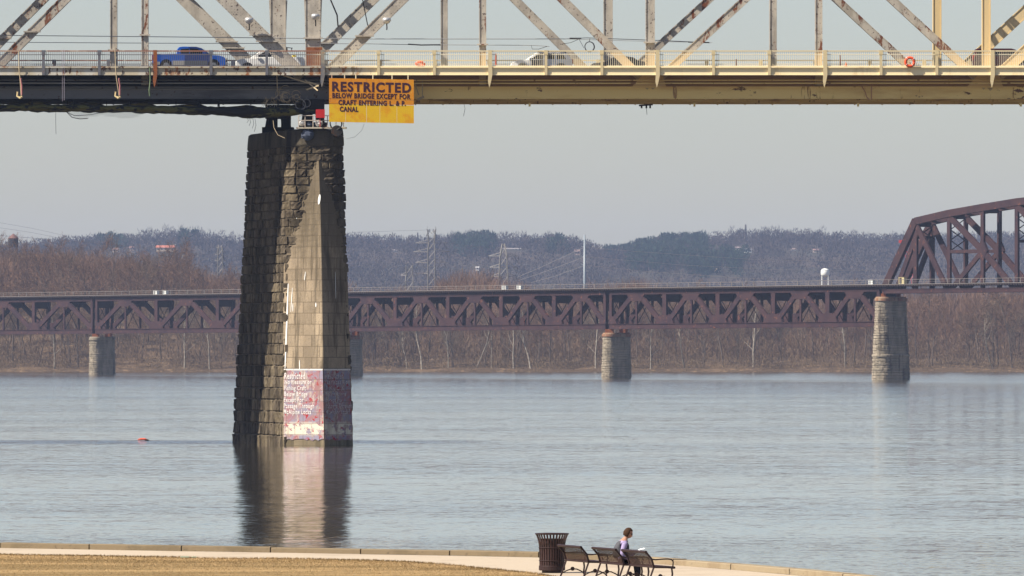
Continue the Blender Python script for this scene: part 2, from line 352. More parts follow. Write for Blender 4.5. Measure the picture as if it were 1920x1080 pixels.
# ------------------------------------------------------------ woods and trees
def seg_tri(p0, p1, w0, nrmv):
    pass
M_BARK = mat('brown_bark', (.12,.095,.08), 1, obj=True)
M_BARKW = mat('white_sycamore_bark', (.30,.265,.22), .9, [(.8,S1,.45,.6,(.19,.16,.13))], obj=True)
M_TWIG = tintmat('bare_twigs', (.055,.037,.026), (.24,.165,.11))
M_TWIGR = tintmat('reddish_bare_twigs', (.062,.036,.026), (.245,.15,.10))
M_TWIGG = tintmat('pale_bare_twigs', (.07,.055,.042), (.24,.19,.14))
def make_tree(name, H, spread, seed, bark, twig, label, cat='tree', trunk_r=.3, kids=(9,5,6,4), lean=.05):
    rd = random.Random(seed); root = thing(name, label, cat)
    tr = MB(); tris = []; 
    def ribbon(p0, p1, w):
        d = (p1-p0); c = d.cross(V((rd.gauss(0,1),rd.gauss(0,1),rd.gauss(0,1)))); 
        if c.length < 1e-6: return
        c = c.normalized()*w/2; tris.extend([p0-c, p0+c, p1])
    def grow(p, d, L, r, lv):
        pts = [p]; rs = [r]; k = 4 if lv < 2 else 2; cur = p; dd = d.copy()
        for i in range(k):
            dd = (dd+V((rd.gauss(0,.13),rd.gauss(0,.13),rd.gauss(.05,.08)))).normalized()
            cur = cur+dd*L/k; pts.append(cur); rs.append(r*(1-.75*(i+1)/k))
        if lv <= 1: tr.tube(pts, rs, 5 if lv == 0 else 4, cap=False)
        else:
            for a_, b_ in zip(pts, pts[1:]): ribbon(a_, b_, max(r*2, .085))
        if lv >= 4: return
        nk = kids[lv]
        for i in range(nk):
            t = (.28 if lv == 0 else .2)+(.72 if lv == 0 else .8)*(i+.6*rd.random())/nk
            j = min(int(t*k), k-1); q = pts[j].lerp(pts[j+1], t*k-j)
            az = rd.uniform(0, 2*math.pi); tilt = rd.uniform(.45,1.0) if lv else rd.uniform(.5,.95)
            ax = dd if lv else V((0,0,1)); u = ax.orthogonal().normalized(); w_ = ax.cross(u)
            nd = (ax*math.cos(tilt)+(u*math.cos(az)+w_*math.sin(az))*math.sin(tilt)+V((0,0,.18))).normalized()
            ln = (H*.46*spread*(1.15-.6*t) if lv == 0 else L*rd.uniform(.42,.62))
            grow(q, nd, ln, r*(.38 if lv == 0 else .5)*(1.1-.4*t), lv+1)
    grow(V((0,0,-.5)), V((rd.gauss(0,lean),rd.gauss(0,lean),1)).normalized(), H*.93, trunk_r, 0)
    tr.build('trunk', bark, root, smooth=True)
    tv = np.array([tuple(v) for v in tris]); trimesh('crown', tv, twig, np.repeat(np.random.default_rng(seed).uniform(0,1,len(tv)//3//6+1),6)[:len(tv)//3], root)
    return root
GT = 'bare trees crowding the far river bank'
tl = 'bare brown winter tree among the crowded trees of the far river bank'
protos = []
for i, (h, sp, m, kd) in enumerate([(21,.85,M_TWIG,(10,6,6,4)),(24,.8,M_TWIGR,(11,5,6,4)),(18,1.0,M_TWIG,(9,6,6,4)),(23,.7,M_TWIGR,(12,6,5,4)),(16,1.1,M_TWIGG,(9,6,5,3)),(20,.9,M_TWIGR,(9,6,6,4))]):
    protos.append(make_tree('bare_tree', h, sp, 11+i, M_BARK, m, tl, trunk_r=.3, kids=kd))
spots = []
rt = random.Random(5)
for i in range(296):
    if i < 120:   # higher wood at the left
        px = rt.uniform(-60, 455); D = rt.uniform(2420, 2640)
    else:
        px = rt.uniform(560, 1990); D = 2412+ (rt.random()**1.3)*130
        if i % 8 == 0: px = rt.uniform(-60,455)
    spots.append((px, D))
first = {}
for i, (px, D) in enumerate(spots):
    pr = protos[rt.choice([0,1,2,3,4,5,1,3])]; x = (px-960)*D/F; z = float(hland(x, D)); s_ = rt.uniform(.72,1.08)
    if px < 455: s_ *= 1.05-.0003*px
    if id(pr) not in first: first[id(pr)] = 1; pr.location = (x,D,z); pr.rotation_euler = (0,0,rt.uniform(0,6.28)); pr.scale = (s_,)*3; pr['group'] = GT; ob = pr
    else: ob = dup(pr, (x,D,z), rt.uniform(0,6.28), s_)
    ob['label'] = 'bare brown winter tree '+('in the tall wood left of the big stone road pier' if px < 455 else 'under the middle railway span, right of the stone road pier' if px < 1141 else 'under the right railway span, between the two right piers' if px < 1660 else 'on the bank under the arched railway truss')
# white sycamores
syc = make_tree('sycamore_tree', 20, .62, 91, M_BARKW, M_TWIGG, 'x', trunk_r=.34, kids=(7,4,4,2), lean=.1)
syc2 = make_tree('sycamore_tree', 20, .75, 97, M_BARKW, M_TWIGG, 'x', trunk_r=.30, kids=(6,5,4,2), lean=.16)
SY = [(102,1.0,'leftmost of the pale trunks, left of the first railway pier'),(346,1.05,'between the left railway pier and the stone road pier, left one'),(393,.9,'just left of the stone road pier, right one of its pair'),(763,.85,'left of the forked pale tree under the middle span'),
      (791,1.25,'the forked one right of the stone road pier, largest of all'),(841,.8,'a short way right of the forked pale tree'),(893,1.0,'thin upright one under the middle of the middle span'),(922,.8,'thin one right beside the upright middle one'),(963,1.05,'leaning right, under the right half of the middle span'),
      (995,1.1,'straight one nearest left of the middle railway pier but one'),(1117,1.0,'just left of the middle railway pier'),(1220,.9,'first one right of the middle railway pier'),(1285,.95,'second one right of the middle railway pier'),(1413,1.15,'broad crooked one under the right span'),(1585,1.0,'just left of the right railway pier'),(1862,.95,'alone under the arched railway truss at the far right')]
for i, (px, s_, ds) in enumerate(SY):
    D = 2407+rt.uniform(0,6); x = (px-960)*D/F; z = float(hland(x, D)); L = 'pale white-barked bare tree on the river bank, '+ds
    L = ' '.join(L.split()[:16])
    if i == 0: o = syc; o.location = (x,D,z); o['label'] = L; o.scale = (s_,)*3
    elif i == 4: o = syc2; o.location = (x,D,z); o['label'] = L; o.scale = (s_,)*3
    else: o = dup(syc2 if i % 3 == 0 else syc, (x,D,z), rt.uniform(0,6.28), s_, L)
    o['group'] = 'white-barked trees on the far bank'
def blades(n, xs, ys, z0, hs, spread, wd, rg):
    """n thin slivers per clump of height hs at xs, ys"""
    m = len(xs); X = np.repeat(xs,n); Y = np.repeat(ys,n); Z = np.repeat(z0,n); H = np.repeat(hs,n); S = np.repeat(spread,n)
    k = m*n; t = rg.uniform(.12,1,k); rad = S*np.sqrt(rg.uniform(0,1,k))*np.sqrt(np.clip(1-((t-.55)/.5)**2,.03,1)); a_ = rg.uniform(0,6.283,k)
    cx = X+rad*np.cos(a_); cy = Y+rad*np.sin(a_); cz = Z+H*t
    L = H*rg.uniform(.08,.22,k); dx = .55*np.cos(a_)+rg.normal(0,.35,k); dy = .55*np.sin(a_)+rg.normal(0,.35,k); dz = rg.uniform(.8,1.9,k)
    nn = np.sqrt(dx*dx+dy*dy+dz*dz); dx, dy, dz = dx/nn, dy/nn, dz/nn
    b = rg.uniform(0,6.283,k); wx, wy = np.cos(b)*wd/2, np.sin(b)*wd/2
    p0 = np.stack([cx-wx,cy-wy,cz],1); p1 = np.stack([cx+wx,cy+wy,cz],1); p2 = np.stack([cx+dx*L,cy+dy*L,cz+dz*L],1)
    tint = np.clip(np.repeat(rg.uniform(0,1,m),n)*.75+rg.uniform(0,.25,k),0,1)
    return np.stack([p0,p1,p2],1).reshape(-1,3), tint
# underwood on the bank
m = 2600; px = rng.uniform(-80,2000,m); D = 2410+rng.uniform(0,1,m)**1.5*130; x = (px-960)*D/F
v, t = blades(60, x, D, hland(x,D), rng.uniform(3,10,m), rng.uniform(1.6,3.2,m), .12, rng)
tag(trimesh('underwood', v, M_TWIG, t), 'dense bare brown brush filling the far river bank', 'brush', kind='stuff')
m = 3600; px = rng.uniform(-80,2000,m); D = 2398+rng.uniform(0,26,m); x = (px-960)*D/F
v, t = blades(20, x, D, hland(x,D)-.2, rng.uniform(.6,4.2,m), rng.uniform(.8,2,m), .13, rng)
tag(trimesh('waterside_scrub', v, tintmat('dry_scrub', (.06,.045,.03),(.30,.21,.13)), t), 'low dry scrub and driftwood along the waterline of the far bank', 'scrub', kind='stuff')
# wood behind, whose tops show over the railway
BK = [(-100,470),(0,468),(60,462),(100,458),(150,462),(210,472),(280,482),(330,488),(380,498),(440,508),(480,520),(560,530),(640,538),(800,528),(850,498),(900,492),(940,506),(990,528),(1100,534),(1150,518),(1200,512),(1240,524),(1400,538),(1640,542),(1700,536),(1850,530),(2000,530)]
m = 3400; px = rng.uniform(-100,2000,m); D = rng.uniform(2560,2900,m); x = (px-960)*D/F
topy = np.interp(px, [a_ for a_,b_ in BK], [b_ for a_,b_ in BK])+rng.uniform(-4,22,m); ztop = HC+(YH-topy)*D/F
g0 = hland(x,D); hs = np.clip(ztop-g0, 6, 30); ztop = ztop-.16*hs
v, t = blades(90, x, D, np.minimum(g0, ztop-hs), hs, rng.uniform(2.6,4.6,m), .12, rng)
tag(trimesh('background_wood', v, M_TWIGR, t), 'mass of bare treetops showing above the railway bridge deck', 'woods', kind='stuff')
HOUSES = [
 (310,466,34,10,(.62,.50,.38),(.42,.15,.10),'long tan hillside house with a red roof above the left treetops',5),
 (216,469,9,8,(.60,.46,.36),(.28,.18,.15),'small tan house left of the long red-roofed one on the hill',3),
 (247,466,9,8,(.55,.40,.32),(.25,.15,.13),'small brown house between its neighbour and the long red-roofed one',3),
 (1403,470,13,7,(.80,.78,.76),(.16,.15,.17),'white house in the trees below the radio mast',3),
 (1384,466,8,6,(.50,.44,.40),(.25,.2,.2),'small dull house just left of the white one below the radio mast',2),
 (1530,470,10,6,(.58,.46,.38),(.28,.18,.16),'small tan house on the hill above the white water tower',3),
 (895,503,6,6,(.80,.78,.76),(.45,.43,.43),'tiny white house among trees between the two big pylons',1),
 (1082,473,9,9,(.50,.36,.29),(.25,.17,.15),'small brown house left of the tall grey pole',2),
 (959,467,34,3,(.50,.46,.44),(.35,.32,.32),'long low pale building on the skyline above the sturdy pylon',6),
 (1488,468,9,4,(.62,.56,.50),(.30,.22,.2),'pale low house on the hill left of its tan neighbour',2),
 (740,470,7,4,(.66,.62,.58),(.3,.26,.26),'tiny pale house on the hill left of the tallest pylon',1)]
def surf(px, py):
    ys_ = np.linspace(4600, 6440, 400); zz = hhill((px-960)*ys_/F, ys_); return float(ys_[int(np.argmin(np.abs(YH-(zz-HC)*F/ys_-py)))])
HY = [surf(h[0], h[1]+h[3]/2) for h in HOUSES]
SCARS = [(1345,508,14,14,'largest pale rock scar low on the hill right of centre'),(1372,492,8,7,'upper small pale rock scar on the hill right of centre'),(1312,500,5,9,'narrow pale rock scar left of the largest one')]
def clear(x, y, hs):
    keep = np.ones(len(x), bool); px = 960+x*F/y; z0 = hhill(x,y); top = YH-(z0+hs*1.1-HC)*F/y
    for (hx,hy,w,h,*_), Y in list(zip(HOUSES, HY))+[(c_, surf(c_[0], c_[1]+c_[3]/2)) for c_ in SCARS]:
        keep &= ~((np.abs(px-hx) < w/2+5) & (y < Y+14) & (top < hy+h/2) & (y > Y-1500))
    return keep
# wooded hillside
m = 15000; x = rng.uniform(-620,620,m); y = rng.uniform(4700,6700,m); z = hhill(x,y)
hs = rng.uniform(7,14,m); k_ = clear(x,y,hs); x, y, z, hs = x[k_], y[k_], z[k_], hs[k_]; m = len(x)
v, t = blades(26, x, y, z-1, hs, rng.uniform(4,7,m), .9, rng)
tag(trimesh('hillside_wood', v, tintmat('far_bare_wood', (.034,.026,.026),(.078,.060,.055)), t), 'hazy bare woods covering the far hills', 'woods', kind='stuff')
m = 1100; px = rng.uniform(-60,1980,m); x = (px-960)*DH/F; y = DH+rng.uniform(-60,20,m)
hs = 6.5+7.5*rng.uniform(0,1,m)**2*(.5+np.interp(px,[0,200,330,420,700,880,1000,1180,1300,1420,1600,1920],[.3,.7,1.3,1,.4,.9,.9,.3,.9,1,.9,.6]))
v, t = blades(90, x, y, hhill(x,y)-1, hs, rng.uniform(3,5.5,m), .42, rng)
tag(trimesh('ridge_wood', v, tintmat('ridge_bare_wood', (.034,.026,.026),(.070,.054,.050)), t), 'row of bare trees along the skyline of the far hills', 'woods', kind='stuff')
ev = []
for (x0,x1,y0,y1,k) in ((1175,1320,462,500,240),(1240,1320,452,470,80),(1140,1168,474,486,22),(1290,1400,480,515,60),(840,925,455,480,70),(340,370,440,462,26),(170,230,458,466,26),(1030,1060,460,476,20)):
    for _ in range(k):
        px = random.uniform(x0,x1); py = random.uniform(y0,y1); x = (px-960)*DH/F
        ys_ = np.linspace(4700,6560,60); zz = hhill(np.full(60,x*1.0), ys_); pyy = YH-(zz-HC)*F/ys_
        j = int(np.argmin(np.abs(pyy-(py+4)))); yy = ys_[j]; ev.append((px, yy))
pxs = np.array([e[0] for e in ev]); yy = np.array([e[1] for e in ev]); x = (pxs-960)*yy/F
v, t = blades(130, x, yy, hhill(x,yy)-1, rng.uniform(9,15,len(x)), rng.uniform(4,6.5,len(x)), 1.1, rng)
tag(trimesh('evergreen_wood', v, tintmat('dark_evergreens', (.016,.030,.022),(.035,.055,.035)), t), 'dark evergreen woods on the shoulder of the far hill', 'woods', kind='stuff')
#PART2

# ============================================================ ROAD BRIDGE
D1 = 562.0; S = F/D1; SK = .2558
def bx(px, v): return (px-960)/S - SK*v            # px = column on the near truss plane
def bz(py): return HC+(YH-py)/S
def Q(px, py, v=0.0): return V((bx(px,v), D1+v, bz(py)))
road = thing('road_bridge', 'long steel truss road bridge, rusty dark at left and freshly painted cream at right', 'bridge', (bx(587,0), D1, 26))
ZC0, ZC1 = 27.0, 28.04                              # bottom chord
ZR = 29.35
def hspan(name, m, v0, v1, z0, z1, x0=-62, x1=62):
    b = MB(); b.add([(x0-SK*v0,D1+v0,z0),(x1-SK*v0,D1+v0,z0),(x1-SK*v1,D1+v1,z0),(x0-SK*v1,D1+v1,z0),(x0-SK*v0,D1+v0,z1),(x1-SK*v0,D1+v0,z1),(x1-SK*v1,D1+v1,z1),(x0-SK*v1,D1+v1,z1)],
        [(0,3,2,1),(4,5,6,7),(0,1,5,4),(1,2,6,5),(2,3,7,6),(3,0,4,7)])
    return b.build(name, m, road)
hspan('road_deck', M_DECK, -.45, 12.6, 29.10, ZR)
hspan('sidewalk_slab', M_POST, -2.98, -.55, 29.28, 29.42)
hspan('sidewalk_slab', M_POST, 12.7, 15.1, 29.28, 29.42)
# fascia channel
fz0, fz1 = HC+(YH-141)*559/F, HC+(YH-125)*559/F
for v, nm in ((-3.02,'near'),(15.2,'far')):
    b = MB(); x0, x1 = -62-SK*v, 62-SK*v; y = D1+v; s_ = -1 if v < 0 else 1
    b.box(x0,x1, min(y,y+.04*s_), max(y,y+.04*s_), fz0+.06, fz1-.1)
    b.box(x0,x1, min(y-.0*s_,y+.16*s_), max(y,y+.16*s_), fz1-.1, fz1)
    b.box(x0,x1, min(y,y+.08*s_), max(y,y+.08*s_), fz0, fz0+.06)
    b.build('fascia', M_FASCIA, road)
# chords: web with splice plates, top and bottom flanges
for v in (0.0, 12.2):
    b = MB(); x0, x1 = -62-SK*v, 62-SK*v; y = D1+v
    b.box(x0,x1,y-.28,y-.24,ZC0+.12,ZC1-.10); b.box(x0,x1,y+.24,y+.28,ZC0+.12,ZC1-.10)
    b.box(x0,x1,y-.36,y+.36,ZC1-.10,ZC1-.02); b.box(x0,x1,y-.33,y-.2,ZC0+.06,ZC0+.12); b.box(x0,x1,y+.2,y+.33,ZC0+.06,ZC0+.12)
    b.box(x0,x1,y-.30,y-.285,ZC1-.24,ZC1-.19)
    for k in range(-14, 15):
        xx = bx(587+k*105.2-30,v); b.box(xx-.03,xx+.03,y-.292,y-.281,ZC0+.13,ZC1-.25)
    for k in range(-30, 31):
        xx = bx(587+k*52.6,v); b.box(xx-.05,xx+.05,y-.20,y+.20,ZC0,ZC0+.1)
    b.build('bottom_chord', M_CHORD, road)
hspan('stringer', M_UNDER, .9, 1.05, 28.08, 29.08)
for v in (3.2, 5.6, 8.0, 10.4): hspan('stringer', M_UNDER, v, v+.2, 28.3, 29.08)
PANELS = [-1305.0,-989,-674,-358,-43,272,587,905,1219,1535,1849,2165,2480]
for p in PANELS:
    b = MB(); b.beam(Q(p,0,.4).to_2d().to_3d()+V((0,0,28.5)), Q(p,0,11.8).to_2d().to_3d()+V((0,0,28.5)), 1.1, .3, n=(1,0,0)) ; b.build('floor_beam', M_UNDER, road)
    b = MB(); b.beam(Q(p,0,.4).to_2d().to_3d()+V((0,0,ZC0+.2)), Q(p+315,0,11.8).to_2d().to_3d()+V((0,0,ZC0+.2)), .25, .2, n=(0,0,1))
    b.beam(Q(p,0,11.8).to_2d().to_3d()+V((0,0,ZC0+.22)), Q(p+315,0,.4).to_2d().to_3d()+V((0,0,ZC0+.22)), .25, .2, n=(0,0,1)); b.build('lateral_brace', M_CHORD, road)
TOPY = {-1305:-128,-989:-128,-674:-128,-358:-128,-43:-128,272:-150,587:-420,905:-150,1219:-128,1535:-128,1849:-128,2165:-128,2480:-128}
TOPY = {float(k): v for k, v in TOPY.items()}
def member(mats, p0, p1, w, v, name, ledge=(), t=.5, flip=1):
    b = MB(); a_ = Q(*p0, v); c_ = Q(*p1, v); b.beam(a_, c_, w, t)
    d = (c_-a_).normalized(); cr = d.cross(V((0,1,0))).normalized()
    for s_ in (-1,1):   # flange lips standing proud of the web
        e = cr*(s_*(w/2-.035)); b.beam(a_+e+V((0,-t/2-.02,0)), c_+e+V((0,-t/2-.02,0)), .07, .05)
        b.beam(a_+e+V((0,t/2+.02,0)), c_+e+V((0,t/2+.02,0)), .07, .05)
    L = (c_-a_).length
    for zz in ledge:    # small level ledges
        tt = (bz(zz)-a_.z)/(c_.z-a_.z); q = a_+d*(L*tt); hw = w/2/max(abs(d.z),.4)+.15
        b.box(q.x-hw,q.x+hw,q.y-t/2-.22,q.y-t/2+.0,q.z-.05,q.z+.06)
    return b.build(name, mats, road)
near = {272:(.54,M_OLDR),587:(1.2,M_RIV),905:(.55,M_OLDR),1219:(.72,M_RIV),1535:(.56,M_OLDR),1849:(.68,M_CREAM)}
for p in PANELS:
    for v in (0.0, 12.2):
        w, m = near.get(int(p), (.55, M_OLD))
        if v > 1: m = {272:M_OLD,905:M_OLD,587:M_RIV,1219:M_RIV,1535:M_OLD,1849:M_CREAM}.get(int(p), M_OLD); w *= 1.03
        y0 = 150 if v == 0 else 150
        member(m, (p,160), (p,TOPY[p]), w, v, 'vertical', ledge={272:(66,),587:(72,),905:(84,),1219:(80,)}.get(int(p),()) if v == 0 else {272:(82,),587:(82,)}.get(int(p),()))
        if int(p) == 587:   # flared foot of the tall pier post
            b = MB(); a_ = Q(587,160,v)
            for s_ in (-1,1):
                pts = [(a_.x+s_*(.6+.13*(k/6)**2), a_.z+ (ZR-a_.z+1.5)+ (k)*.75) for k in range(7)]
                b.prism([(a_.x+s_*.55, pts[0][1])]+pts+[(a_.x+s_*.55, pts[-1][1])], D1+v-.22, D1+v+.22)
            b.build('post_flare', m, road)
DI = [(587,272,1.05,M_RIV,(66,78)),(587,905,.82,M_RIV,(68,)),(-43,272,.72,M_OLDR,(60,)),(-43,-358,.8,M_OLD,()),(1219,905,.66,M_OLD,()),(1219,1535,.60,M_OLDR,()),(1849,1535,.62,M_OLDR,()),(1849,2165,.9,M_CREAMR,()),
      (-674,-358,.6,M_OLD,()),(-674,-989,.6,M_OLD,()),(-1305,-989,.6,M_OLD,()),(2480,2165,.6,M_CREAMR,())]
for a_, b_, w, m, lg in DI:
    for v in (0.0, 12.2): member(m, (a_,163), (b_,TOPY[float(b_)]), w, v, 'diagonal', lg, t=.56)
for v in (0.0, 12.2):
    member(M_OLD, (587,-420), (905,-150), .6, v, 'top_chord'); member(M_OLD, (587,-420), (272,-150), .6, v, 'top_chord')
    for a_, b_ in zip(PANELS, PANELS[1:]):
        if 272 <= a_ < 905: continue
        member(M_OLD, (a_,TOPY[a_]), (b_,TOPY[b_]), .8, v, 'top_chord')
for p in PANELS:        # sway frames and laterals overhead
    b = MB(); b.beam(Q(p,-118,.2), Q(p,-118,12), .5, .3, n=(1,0,0)); b.beam(Q(p,-75,.2), Q(p,-75,12), .4, .3, n=(1,0,0))
    b.beam(Q(p,-118,.3), Q(p,-75,6.1), .2, .2, n=(1,0,0)); b.beam(Q(p,-118,11.9), Q(p,-75,6.1), .2, .2, n=(1,0,0)); b.build('sway_frame', M_OLD, road)
for a_, b_ in zip(PANELS, PANELS[1:]):
    b = MB(); b.beam(Q(a_,-122,.3), Q(b_,-122,11.9), .3, .25, n=(0,0,1)); b.beam(Q(a_,-124,11.9), Q(b_,-124,.3), .3, .25, n=(0,0,1)); b.build('top_lateral', M_OLD, road)
# gussets between chord and deck
for p, w in ((-43,30),(587,40),(1219,38),(1849,40)):
    for v in (-.31, 12.2-.31):
        b = MB(); pts = [(p-w*1.0,165),(p-w*.42,140),(p+w*.55,140),(p+w*.75,165)]; pts = [(bx(q_[0],v), bz(q_[1])) for q_ in pts]
        b.prism(pts, D1+v-.03, D1+v+.03); b.build('gusset_plate', M_UNDER if p < 700 else mat('cream_gusset_paint', (.85,.60,.28), .6), road)  # right-hand gussets have their own even cream colour
b = MB(); a_ = Q(587,163,-.45); b.box(a_.x-.62,a_.x+.62,D1-.5,D1-.36,ZR-.6,bz(89)); b.build('post_casing', M_RUSTPOST, road)
# railings: one run per bay, with its post
POSTS = [1233-104.67*k for k in range(-9, 15)]
def rail(v, near_side=True):
    for i, p in enumerate(sorted(POSTS)):
        X = (p-960)*(D1+v)/F if near_side else bx(p-14,v)
        X2 = X+104.67*(D1-3)/F
        zb, zt = 29.47, HC+(YH-94.5)*559/F
        b = MB(); y = D1+v
        b.box(X+.1,X2-.1,y-.05,y+.05,zt-.10,zt); b.build_rail = 0
        o = b.build('rail_top', M_RAILTOP, road)
        c = MB(); c.box(X+.1,X2-.1,y-.03,y+.03,zt-.36,zt-.31); c.box(X+.1,X2-.1,y-.03,y+.03,zb+.02,zb+.07)
        k = 29
        for j in range(k):
            xx = X+(j+.5)*(X2-X)/k
            if near_side: c.box(xx-.017,xx+.017,y-.015,y+.015,zb+.07,zt-.1)
            else: c.box(xx-.014,xx+.014,y-.014,y+.014,zb+.07,zt-.31)
        c.build('balusters', M_BARS, o)
        main = (round((p-1233)/104.67) % 3 == 0)
        d = MB()
        if main:
            w = .15; d.prism([(X-w,zt+.02),(X+w,zt+.02),(X+w+.02,fz0),(X+.06,fz0-.55),(X-.06,fz0-.98),(X-.17,fz0-.5),(X-w,fz0)], y-.16, y-.02)
            d.prism([(X-.05,fz0-.1),(X+.05,fz0-.1),(X+.05,fz0-.75),(X-.05,fz0-.75)], y-.02, y+2.6) if near_side else None
        else:
            d.box(X-.11,X+.11,y-.14,y-.0,fz0,zt-.02); d.box(X-.15,X+.15,y-.16,y+.06,zt-.34,zt+.01)
        pp = d.build('rail_post', M_RUSTPOST if (near_side and abs(p-291) < 3) else M_POST, road)
rail(-3.06); rail(15.24, False)
# sidewalk side curbs seen as the pale line behind the bars
hspan('curb', M_FASCIA, -.6, -.35, 29.42, 29.62); hspan('curb', M_FASCIA, 12.5, 12.75, 29.42, 29.62)
# bearings on the pier
for p, v, w in ((587,0.0,52),(587,12.2,60)):
    b = MB(); c = bx(p,v); hw = w/S/2
    b.box(c-hw*.8,c+hw*.8,D1+v-1.0,D1+v+1.0,25.9,26.99); b.box(c-hw*.7,c-hw*.05,D1+v-.7,D1+v+.7,25.2,25.9); b.box(c+hw*.2,c+hw*.8,D1+v-.7,D1+v+.7,25.2,25.9); b.box(c-hw,c+hw,D1+v-1.2,D1+v+1.2,24.7,25.2)
    for k in (-.75,-.3,.3,.75): b.prism([(c+hw*k-.09,25.2),(c+hw*k+.09,25.2),(c+hw*k*.8+.09,26.2),(c+hw*k*.8-.09,26.2)], D1+v-.95, D1+v+.95)
    b.build('bearing', M_DARK, road)
# pipe and conduit run under the sidewalk
b = MB(); 
for v, zz in ((-1.2,28.5),(-1.6,28.25)): b.tube([(-62,D1+v,zz),(0,D1+v,zz-.03),(62,D1+v,zz)], .05, 6)
b.build('conduit', M_CHORD, road)
b = MB(); b.tube([(-62,D1-2.2,bz(157)),(-20,D1-2.2,bz(158)),(-14.5,D1-2.2,bz(157.5))], .025, 4); b.tube([(-62,D1-.4,bz(166)),(-20,D1-.4,bz(168)),(-14.5,D1-.4,bz(167))], .03, 4)
b.build('cable', M_GREYM, road)

# ------------------------------------------------------------ stone pier of the road bridge
def stone_mat(name, c0, c1, stain, joints=None, wet=True):
    a = N(name); c = a.mix(a.ramp(a.noise(a.pos((1,1,.35)), .55, 6, .65).outputs[0], .38, .62), c0, c1)
    c = a.mix(a.ramp(a.noise(a.pos((1,1,.12)), .9, 5, .6).outputs[0], .54, .66), c, stain)
    c = a.mix(a.math('MULTIPLY', a.ramp(a.noise(a.pos(), 7, 4, .7).outputs[0], .5, .7), .45), c, stain)
    if joints:
        br = a.n('ShaderNodeTexBrick'); g_ = a.n('ShaderNodeSeparateXYZ'); a.l(a.pos(), g_.inputs[0]); cb = a.n('ShaderNodeCombineXYZ')
        a.l(g_.outputs[0], cb.inputs[0]); a.l(g_.outputs[2], cb.inputs[1]); a.l(cb.outputs[0], br.inputs['Vector'])
        br.inputs['Scale'].default_value = 1; br.inputs['Brick Width'].default_value = joints[0]; br.inputs['Row Height'].default_value = joints[1]; br.inputs['Mortar Size'].default_value = .022
        br.inputs['Color1'].default_value = (0,0,0,1); br.inputs['Color2'].default_value = (1,1,1,1)
        br.inputs['Mortar'].default_value = (.5,.5,.5,1)
        tone = a.math('ADD', a.math('MULTIPLY', br.outputs['Color'], .28), .86)
        mul = a.n('ShaderNodeMix', data_type='RGBA', blend_type='MULTIPLY'); mul.inputs[0].default_value = 1; a.l(c, mul.inputs[6]); a.l(tone, mul.inputs[7])
        c = a.mix(a.math('MULTIPLY', br.outputs['Fac'], .8), mul.outputs[2], (.10,.075,.05))
    if joints:
        zc = a.n('ShaderNodeSeparateXYZ'); a.l(a.pos(), zc.inputs[0]); wv = a.math('MULTIPLY', a.math('SUBTRACT', a.noise(a.pos((1,1,.2)), .8, 6, .7).outputs[0], .5), 14)
        hi = a.ramp(a.math('ADD', zc.outputs[2], wv), bz(540), bz(400)); c = a.mix(a.math('MULTIPLY', hi, .8), c, (.125,.10,.068))
        run = a.ramp(a.noise(a.pos((1.6,1.6,.10)), 1.0, 5, .65).outputs[0], .52, .64); c = a.mix(a.math('MULTIPLY', run, .75), c, (.10,.08,.055))
        lo = a.ramp(a.math('ADD', zc.outputs[2], a.math('MULTIPLY', wv, .05)), .9, .3); c = a.mix(a.math('MULTIPLY', lo, .6), c, (.12,.10,.06))
    a.bump(a.noise(a.pos(), 3.5, 6, .7).outputs[0], .6, .06)
    return a.fin(c, .9)
M_ROCK = stone_mat('rock_faced_stone', (.055,.043,.030), (.135,.108,.078), (.018,.014,.010))
M_SMOOTH = stone_mat('dressed_stone', (.38,.30,.21), (.26,.205,.145), (.125,.098,.07), (1.3,.86))
M_CAP = stone_mat('pier_cap_stone', (.10,.085,.062), (.065,.055,.042), (.025,.021,.017))
M_MORTAR = mat('pale_mortar', (.13,.105,.075), .95)
pier = thing('bridge_pier', 'tall tapering rock-faced stone pier under the road bridge with a painted warning at its foot', 'pier', (bx(592,2),D1+2,0))
ZT = bz(243)
def lerp(a_, b_, t): return a_+(b_-a_)*t
def plan(z):
    t = min(max((ZT-z)/(ZT-0), -.02), 1.1)
    hw = lerp(2.17, 2.68, t); v0 = lerp(0.1,-1.3,t); v1 = lerp(12.6,16.3,t)
    yi = 655-(z-HC)*S        # image row
    e = float(np.interp(yi, [240,300,380,440,500,840], [1.55,1.5,1.4,1.05,.35,.35]))
    aw = float(np.interp(yi, [300,380,440,500,840], [.03,.5,.8,.99,.985]))*hw
    tip = float(np.interp(yi, [300,380,440,500,840], [1.55,1.85,1.98,2.05,2.2]))
    return hw, v0, v1, e, aw, tip
def perim(z, grow=0.0):
    """closed outline (u, v) sampled densely, as (point, outward normal, arclength)"""
    hw, v0, v1, e, aw, tip = plan(z); hw += grow; pts = []
    for k in range(17):   # near nose, left to right
        q = math.pi*(1-k/16); pts.append((hw*math.cos(q), v0-(e+grow)*math.sin(q)))
    for k in range(1,13): pts.append((hw, lerp(v0, v1, k/13)))
    for k in range(17):
        q = math.pi*k/16; pts.append((hw*math.cos(q), v1+(1.6+grow)*math.sin(q)))
    for k in range(1,13): pts.append((-hw, lerp(v1, v0, k/13)))
    return [V((u+bx(588,0)-SK*v, D1+v, z)) for u, v in pts]
